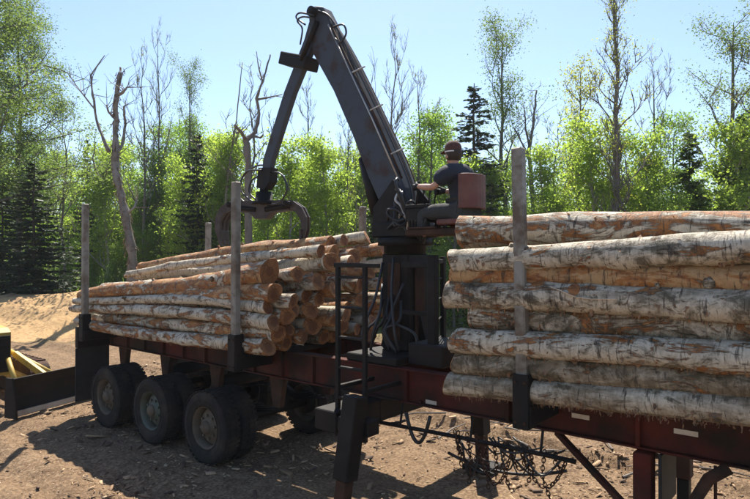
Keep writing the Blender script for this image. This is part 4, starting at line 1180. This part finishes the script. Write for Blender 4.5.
# left pile: butts at the loader end, thinner tops resting lower at the tail
pile_seed = []; placed = []
XL0, XL1 = -6.05, -11.75
LF = layer_fill(5.12, 7.56, 1.672, [(12, .085, .115), (12, .08, .115), (11, .08, .125), (11, .08, .13), (10, .08, .135), (9, .08, .135), (8, .08, .13), (7, .08, .125), (6, .075, .11)], 5)
TON = [(.55, .5, .7), (.42, .5, .8), (.3, .45, 1.0), (.66, .4, .6), (.48, .6, .6), (.75, .4, .6)]
for (li, k, y, z, r) in LF:
    lim = 2.68 + .68 * min(1, max(0, y - 5.3) / 1.1)
    if z + r > lim + .05 or (y < 5.5 and z + r > 2.70): continue
    placed.append((y, z, r))
    stl = rl.choice(TON)
    if k == 0: stl = [(.56, .45, .7), (.45, .5, .8), (.36, .5, 1.0), (.7, .35, .6), (.6, .4, .7), TON[5], TON[5], TON[0], TON[3]][li]
    q = rl.uniform(.55, .66) + .03 * min(li, 3); zr = 1.66 + (z - 1.672) * q; r1 = r * rl.uniform(.6, .82)
    x0 = XL0 + rl.uniform(-.26, .24); x1 = XL1 + rl.uniform(-.3, .6) + max(0, li - 2) * rl.uniform(.0, .55)
    if k == 0: x0 = XL0 - .1 + .1 * (li % 2)
    kind_ = 'thick' if r > .108 else 'slim'
    tone = 'orange' if stl[0] > .6 else ('white' if stl[2] > .9 else 'mottled')
    lvl = ('bottom', 'second', 'third', 'fourth', 'fifth', 'sixth', 'seventh', 'eighth', 'top')[li]
    make_log((x0, y, z), (x1, min(7.5, max(5.16, y + rl.gauss(0, .05 + .03 * li))), max(zr, 1.66 + r1)), r, r1, stl,
             '%s %s log of the left pile, %s row%s, %s' % (kind_, tone, lvl, ' up' if 0 < li < 8 else '', 'nearest the camera side' if k == 0 else NTHL[k] + ' from the near side'),
             'logs in the left pile', .016, 110, None, True, .22, .5)
# the big orange butt that juts from the near upper corner of the left pile
e = at(268, 270, 5.30); zb = rest(5.33, .175, placed, 1.672); make_log((e.x, 5.33, zb), (-11.7, 5.30, 1.66 + (zb - 1.672) * .52), .175, .10, (.68, .35, .6), 'big orange butt log jutting from the upper near corner of the left pile', None, .022, 90, 71, True, .18, .45)
# ------------------------------------------------------------------ the man on the loader seat
PX, PY, PZ = SX + .05, SY - .02, 3.42; PS = 1.06
def pw(f, l, z): return (PX - f * PS, PY - l * PS, PZ + z * PS)
P = empty('person', (PX, PY, PZ), -R(9)); tag(P, 'man in dark t-shirt and red-brown cap seated at the loader, gloved hand on a lever', 'person')
def rel(pts): return [tuple(V(pw(*p)) - V((PX, PY, PZ))) for p in pts]
def person_part(name, me, m):
    if name in ('t_shirt', 'trousers'):               # folds in the cloth
        for v in me.vertices:
            q = v.co * 9.0; v.co += v.normal * (.011 * noise.noise(V((q.x, q.y, q.z * .55))) + .006 * noise.noise(v.co * 26.0))
        me.update()
    me.materials.clear(); me.materials.append(m); return link(name, me, P)
body_pts = [(.0, 0, .09), (.03, 0, .24), (.07, 0, .40), (.09, 0, .52), (.125, 0, .605), (.15, 0, .655), (.165, 0, .72), (.165, 0, .785), (.15, 0, .835),
            (.09, .13, .53), (.10, .205, .485), (.20, .285, .35), (.33, .28, .365), (.46, .26, .385),
            (.09, -.13, .53), (.10, -.205, .485), (.22, -.27, .345), (.34, -.24, .35), (.46, -.19, .36),
            (.02, .10, .08), (.26, .13, .085), (.46, .15, .08), (.47, .15, -.12), (.46, .15, -.19),
            (.02, -.10, .08), (.26, -.13, .085), (.46, -.15, .08), (.47, -.15, -.12), (.46, -.15, -.19)]
body_e = [(0, 1), (1, 2), (2, 3), (3, 4), (4, 5), (5, 6), (6, 7), (7, 8), (3, 9), (9, 10), (10, 11), (11, 12), (12, 13), (3, 14), (14, 15), (15, 16), (16, 17), (17, 18),
          (0, 19), (19, 20), (20, 21), (21, 22), (22, 23), (0, 24), (24, 25), (25, 26), (26, 27), (27, 28)]
body_r = [(.10, .11), (.09, .105), (.10, .115), (.085, .095), .052, .06, (.095, .086), (.098, .09), (.075, .07), .05, .045, .042, .04, .03, .05, .045, .042, .04, .03,
          .08, .07, .052, .042, .036, .08, .07, .052, .042, .036]
bme = skin('body', rel(body_pts), body_e, body_r, 2)
bb = bmesh.new(); bb.from_mesh(bme)
def blob(c, s, sub=2):
    mtx = Matrix.Translation(V(rel([c])[0])) @ Matrix.Diagonal((*s, 1)); bmesh.ops.create_icosphere(bb, subdivisions=sub, radius=1, matrix=mtx)
blob((.245, 0, .715), (.026, .015, .022)); blob((.17, .085, .715), (.022, .011, .03)); blob((.17, -.085, .715), (.022, .011, .03)); blob((.215, 0, .668), (.035, .034, .026))
bb.to_mesh(bme); bb.free()
for p in bme.polygons: p.use_smooth = True
body = person_part('body', bme, M['skin'])
for s in (-1, 1):
    eb = MB(); eb.lathe([(-.01, 0), (-.007, .008), (0, .011), (.007, .008), (.01, 0)], V(pw(.235, s * .033, .735)), (1, 0, 0), 8); eb.build('eye', M['white'], P)
sh_pts = body_pts[:4] + [(.10, 0, .565)] + [(.09, .13, .53), (.10, .21, .485), (.175, .272, .375), (.09, -.13, .53), (.10, -.21, .485), (.18, -.262, .375)]
sh_e = [(0, 1), (1, 2), (2, 3), (3, 4), (3, 5), (5, 6), (6, 7), (3, 8), (8, 9), (9, 10)]
person_part('t_shirt', skin('t_shirt', rel(sh_pts), sh_e, [(.148, .165), (.138, .16), (.145, .17), (.135, .16), .075, .11, .105, .088, .11, .105, .088], 3), M['shirt'])
tp_ = [(.0, 0, .085), (.02, .10, .085), (.26, .13, .09), (.47, .15, .085), (.485, .15, -.08), (.475, .15, -.17), (.02, -.10, .085), (.26, -.13, .09), (.47, -.15, .085), (.485, -.15, -.08), (.475, -.15, -.17)]
person_part('trousers', skin('trousers', rel(tp_), [(0, 1), (1, 2), (2, 3), (3, 4), (4, 5), (0, 6), (6, 7), (7, 8), (8, 9), (9, 10)], [(.15, .16), .11, .105, .095, .088, .085, .11, .105, .095, .088, .085], 3), M['trousers'])
for s in (-1, 1):
    bt = [(.46, s * .15, -.05), (.465, s * .15, -.125), (.54, s * .15, -.135), (.62, s * .15, -.14)]
    person_part('boot', skin('boot', rel(bt), [(0, 1), (1, 2), (2, 3)], [.055, .055, .046, .04], 2), M['boot'])
    # gloved hand: palm, four fingers curled round the lever and a thumb from the side of the palm
    w = V(body_pts[13 if s > 0 else 18]); dirn = V((.93, -.10 * s, -.02)).normalized(); side = V((.1 * s, .95, 0)).normalized() * 1.0; upv = V((0, 0, 1))
    gp_ = [tuple(w - dirn * .04), tuple(w + dirn * .02), tuple(w + dirn * .06)]; ge = [(0, 1), (1, 2)]; gr = [.04, .034, .036]
    for f, (lo_, L) in enumerate(((.028, .062), (.010, .070), (-.010, .066), (-.027, .052))):
        b = w + dirn * .075 + upv * lo_; k0 = len(gp_)
        inner = -side * s
        gp_ += [tuple(b), tuple(b + dirn * L * .55 + inner * .012), tuple(b + dirn * L * .55 + inner * .05), tuple(b + dirn * L * .15 + inner * .065)]
        ge += [(2, k0), (k0, k0 + 1), (k0 + 1, k0 + 2), (k0 + 2, k0 + 3)]; gr += [.012, .0115, .011, .010]
    k0 = len(gp_); b = w + dirn * .03 + upv * .035 - side * s * .01
    gp_ += [tuple(b), tuple(b + dirn * .03 + upv * .02 - side * s * .02), tuple(b + dirn * .055 + upv * .018 - side * s * .03)]
    ge += [(1, k0), (k0, k0 + 1), (k0 + 1, k0 + 2)]; gr += [.016, .014, .012]
    person_part('glove', skin('glove', rel(gp_), ge, gr, 1), M['glove'])
hr = MB(); hc = V(pw(.148, 0, .742))
hr.lathe([(-.085, .05), (-.07, .085), (-.02, .101), (.03, .102), (.07, .09)], hc, (0, 0, 1), 20)
hv = [v for v in hr.v]; keep = [f for f in hr.f if sum((hv[i][0] - hc.x) for i in f) / len(f) > -.035]
hr.f = keep; hr.sm = [True] * len(keep); hr.build('hair', M['hair'], P)
cp = MB(); cc = V(pw(.155, 0, .80))
cp.lathe([(-.03, .102), (-.012, .103), (.03, .100), (.062, .086), (.088, .058), (.099, .02), (.10, 0)], cc, (-.0, 0, 1), 24); cap = cp.build('cap', M['cap'], P)
br = MB(); n = 10; o_ = []; i_ = []
for k in range(n + 1):
    a = R(-46 + 92 * k / n); o_.append((cc.x - .105 * math.cos(a) - .085 * math.cos(a * 1.3), cc.y + .098 * math.sin(a), cc.z - .02 - .016 * math.cos(a))); i_.append((cc.x - .098 * math.cos(a), cc.y + .098 * math.sin(a), cc.z - .012))
nv = o_ + i_[::-1]; br.prism(nv, (0, 0, .008)); br.build('brim', M['cap'], cap)
sp = MB(); sp.lathe([(-.007, .1035), (-.006, .107), (.006, .107), (.007, .1035)], V(pw(.155, 0, .765)), (0, 0, 1), 24)
sp.f = [f for f in sp.f if sum((sp.v[i][0] - cc.x) for i in f) / len(f) > -.05]; sp.sm = [True] * len(sp.f); sp.build('glasses_strap', M['white'], P)

# ------------------------------------------------------------------ bulldozer behind the trailer
BD = empty('bulldozer', (-14.2, 4.4, 0)); tag(BD, 'yellow bulldozer at the left edge with its dark blade behind the trailer', 'bulldozer')
A_, B_ = V((-12.72, 6.1, 0)), V((-12.12, 4.22, 0))
t_ = (B_ - A_).normalized(); nrm = V((t_.y, -t_.x, 0))                       # towards the trailer
if nrm.x < 0: nrm = -nrm
prof = [(0.05, .0), (.0, .12), (-.045, .3), (-.04, .5), (.03, .68)]
m = MB(); outl = [(f, z) for f, z in prof] + [(f - .05, z) for f, z in prof[::-1]]
m.prism([A_.lerp(B_, .5) + nrm * f + V((0, 0, z + .05)) for f, z in outl], (B_ - A_))
blade = m.build('blade', M['black'], BD)
m = MB(); m.prism([A_.lerp(B_, .5) + nrm * f + V((0, 0, z)) for f, z in ((.06, .03), (.10, .05), (.085, .14), (.055, .14))], (B_ - A_) * .995); m.build('cutting_edge', M['bladeedge'], blade)
for q in (A_, B_):
    m = MB(); m.prism([q + nrm * f + V((0, 0, z)) for f, z in ((.16, .02), (.13, .4), (.04, .75), (-.12, .75), (-.14, .02))], t_ * .04); m.build('end_plate', M['black'], blade)
for y in (3.62, 4.98):
    MB().beam((-15.6, y, .5), (-12.75, y + .05, .36), .12, .17).build('push_arm', M['yellow'], BD)
for y0, y1 in ((5.02, 5.3), (4.5, 4.55)):
    MB().tube([(-14.0, 4.75, 1.05), (-12.85, y1, .55)], .05, 10).build('lift_cylinder', M['yellow'], BD)
MB().beam((-13.75, 4.86, .95), (-12.78, 5.16, .5), .09, .12).build('angle_arm', M['yellow'], BD)
m = MB(); m.prism([(-13.62, 4.28, .55), (-13.62, 4.28, 1.42), (-13.8, 4.28, 1.5), (-15.2, 4.28, 1.56), (-15.2, 4.28, .55)], (0, .92, 0)); hd = m.build('hood', M['yellow'], BD)
gm_ = MB(); gm_.box(-13.618, -13.585, 3.84, 4.72, .62, 1.36, .006)
gr_ = gm_.build('grille', M['black'], BD)
for k in range(9): MB().box(-13.584, -13.57, 3.88, 4.68, .68 + k * .075, .71 + k * .075, .003).build('slat', M['black'], gr_)
MB().tube([(-14.3, 4.3, 1.5), (-14.3, 4.3, 2.1)], .05, 10).build('exhaust_pipe', M['rust'], BD)
for y in (3.35, 5.25):
    m = MB(); pr = []
    for k in range(24):
        a = 2 * math.pi * k / 24; cx = -13.75 if math.cos(a) > 0 else -15.75
        pr.append((cx + .36 * math.cos(a), y, .38 + .36 * math.sin(a)))
    m.prism(pr, (0, .4, 0)); trk = m.build('track', M['rust'], BD)
    for k in range(11): MB().box(-15.8 + k * .2, -15.7 + k * .2, y - .2, y + .2, .742, .765, .003).build('grouser', M['rust'], trk)
m = MB(); m.box(-16.4, -15.22, 3.9, 4.7, .6, 1.35, .02); m.build('cab_floor', M['yellow'], BD)
m = MB()
for x in (-16.35, -15.3):
    for y in (3.85, 4.75): m.beam((x, y, 1.352), (x, y, 2.3), .07, .07, (0, 1, 0))
m.box(-16.5, -15.15, 3.75, 4.85, 2.302, 2.37, .01); m.build('canopy', M['yellow'], BD)

# ------------------------------------------------------------------ litter of bark and chips on the dirt
def litter(name, n, xr, yr, lo, hi, seed, skew=1.0):
    r = np.random.default_rng(seed); x = r.uniform(*xr, n); y = yr[0] + (yr[1] - yr[0]) * r.random(n) ** skew
    cl = np.array([fbm(a, b, .7, 2, 4.4) for a, b in zip(x, y)])
    k = r.random(n) < np.clip(.45 + 1.3 * cl, .06, 1); x, y = x[k], y[k]; n = len(x)
    z = np.array([ground_h(a, b) for a, b in zip(x, y)])
    L = r.uniform(lo, hi, n) * (1 + 1.6 * (r.random(n) < .08)); W = L * r.uniform(.15, .5, n); H = np.minimum(.02, L * .12)
    a = r.random(n) * 6.283; ca, sa = np.cos(a), np.sin(a); ti = r.normal(0, .22, n); tj = r.normal(0, .25, n)
    v = np.empty((n, 8, 3), np.float32); i = 0
    for sz in (0, 1):
        for (sx, sy) in ((-1, -1), (1, -1), (1, 1), (-1, 1)):
            lx = sx * L / 2 * r.uniform(.75, 1.1, n); ly = sy * W / 2 * r.uniform(.7, 1.15, n)
            v[:, i, 0] = x + lx * ca - ly * sa; v[:, i, 1] = y + lx * sa + ly * ca
            v[:, i, 2] = z + .012 + sz * H + lx * ti + ly * tj; i += 1
    q = np.array([(4, 5, 6, 7), (0, 1, 5, 4), (1, 2, 6, 5), (2, 3, 7, 6), (3, 0, 4, 7)])
    Q = (np.arange(n)[:, None, None] * 8 + q[None]).reshape(-1, 4)
    tag(link(name, np_mesh(name, v.reshape(-1, 3), Q, M['chips'])), kind='stuff')
litter('bark_litter', 34000, (-16, 3), (2.6, 15), .015, .06, 51)
litter('wood_chips', 1500, (-16, 2), (2.6, 14), .06, .16, 52)
c = far(62, 25)
r = random.Random(4)
def sticks():
    m = MB()
    for k in range(150):
        x, y = r.uniform(-15, 1), r.uniform(7.9, 14); L = r.uniform(.3, 1.3); a = r.random() * 6.28; z = ground_h(x, y) + .02
        p = V((x, y, z)); d = V((math.cos(a), math.sin(a), r.uniform(-.02, .06)))
        m.tube([p, p + d * L * .5 + V((0, 0, r.uniform(0, .05))), p + d * L], [.018, .014, .006], 5, caps=False)
    o = m.build('fallen_twigs', M['t_dead']); tag(o, kind='stuff')
sticks()

# ------------------------------------------------------------------ thin summer air
hz = MB(); hz.box(-470, 470, -470, 470, -1.2, 21.0, 0.0)
hm = bpy.data.materials.new('thin_haze'); hm.use_nodes = True; ht = hm.node_tree; ht.nodes.clear()
hv_ = ht.nodes.new('ShaderNodeVolumePrincipled'); ho_ = ht.nodes.new('ShaderNodeOutputMaterial')
hv_.inputs['Color'].default_value = (.9, .95, 1, 1); hv_.inputs['Density'].default_value = .0004; hv_.inputs['Anisotropy'].default_value = .3
ht.links.new(hv_.outputs[0], ho_.inputs['Volume'])
tag(hz.build('haze', hm), kind='stuff')
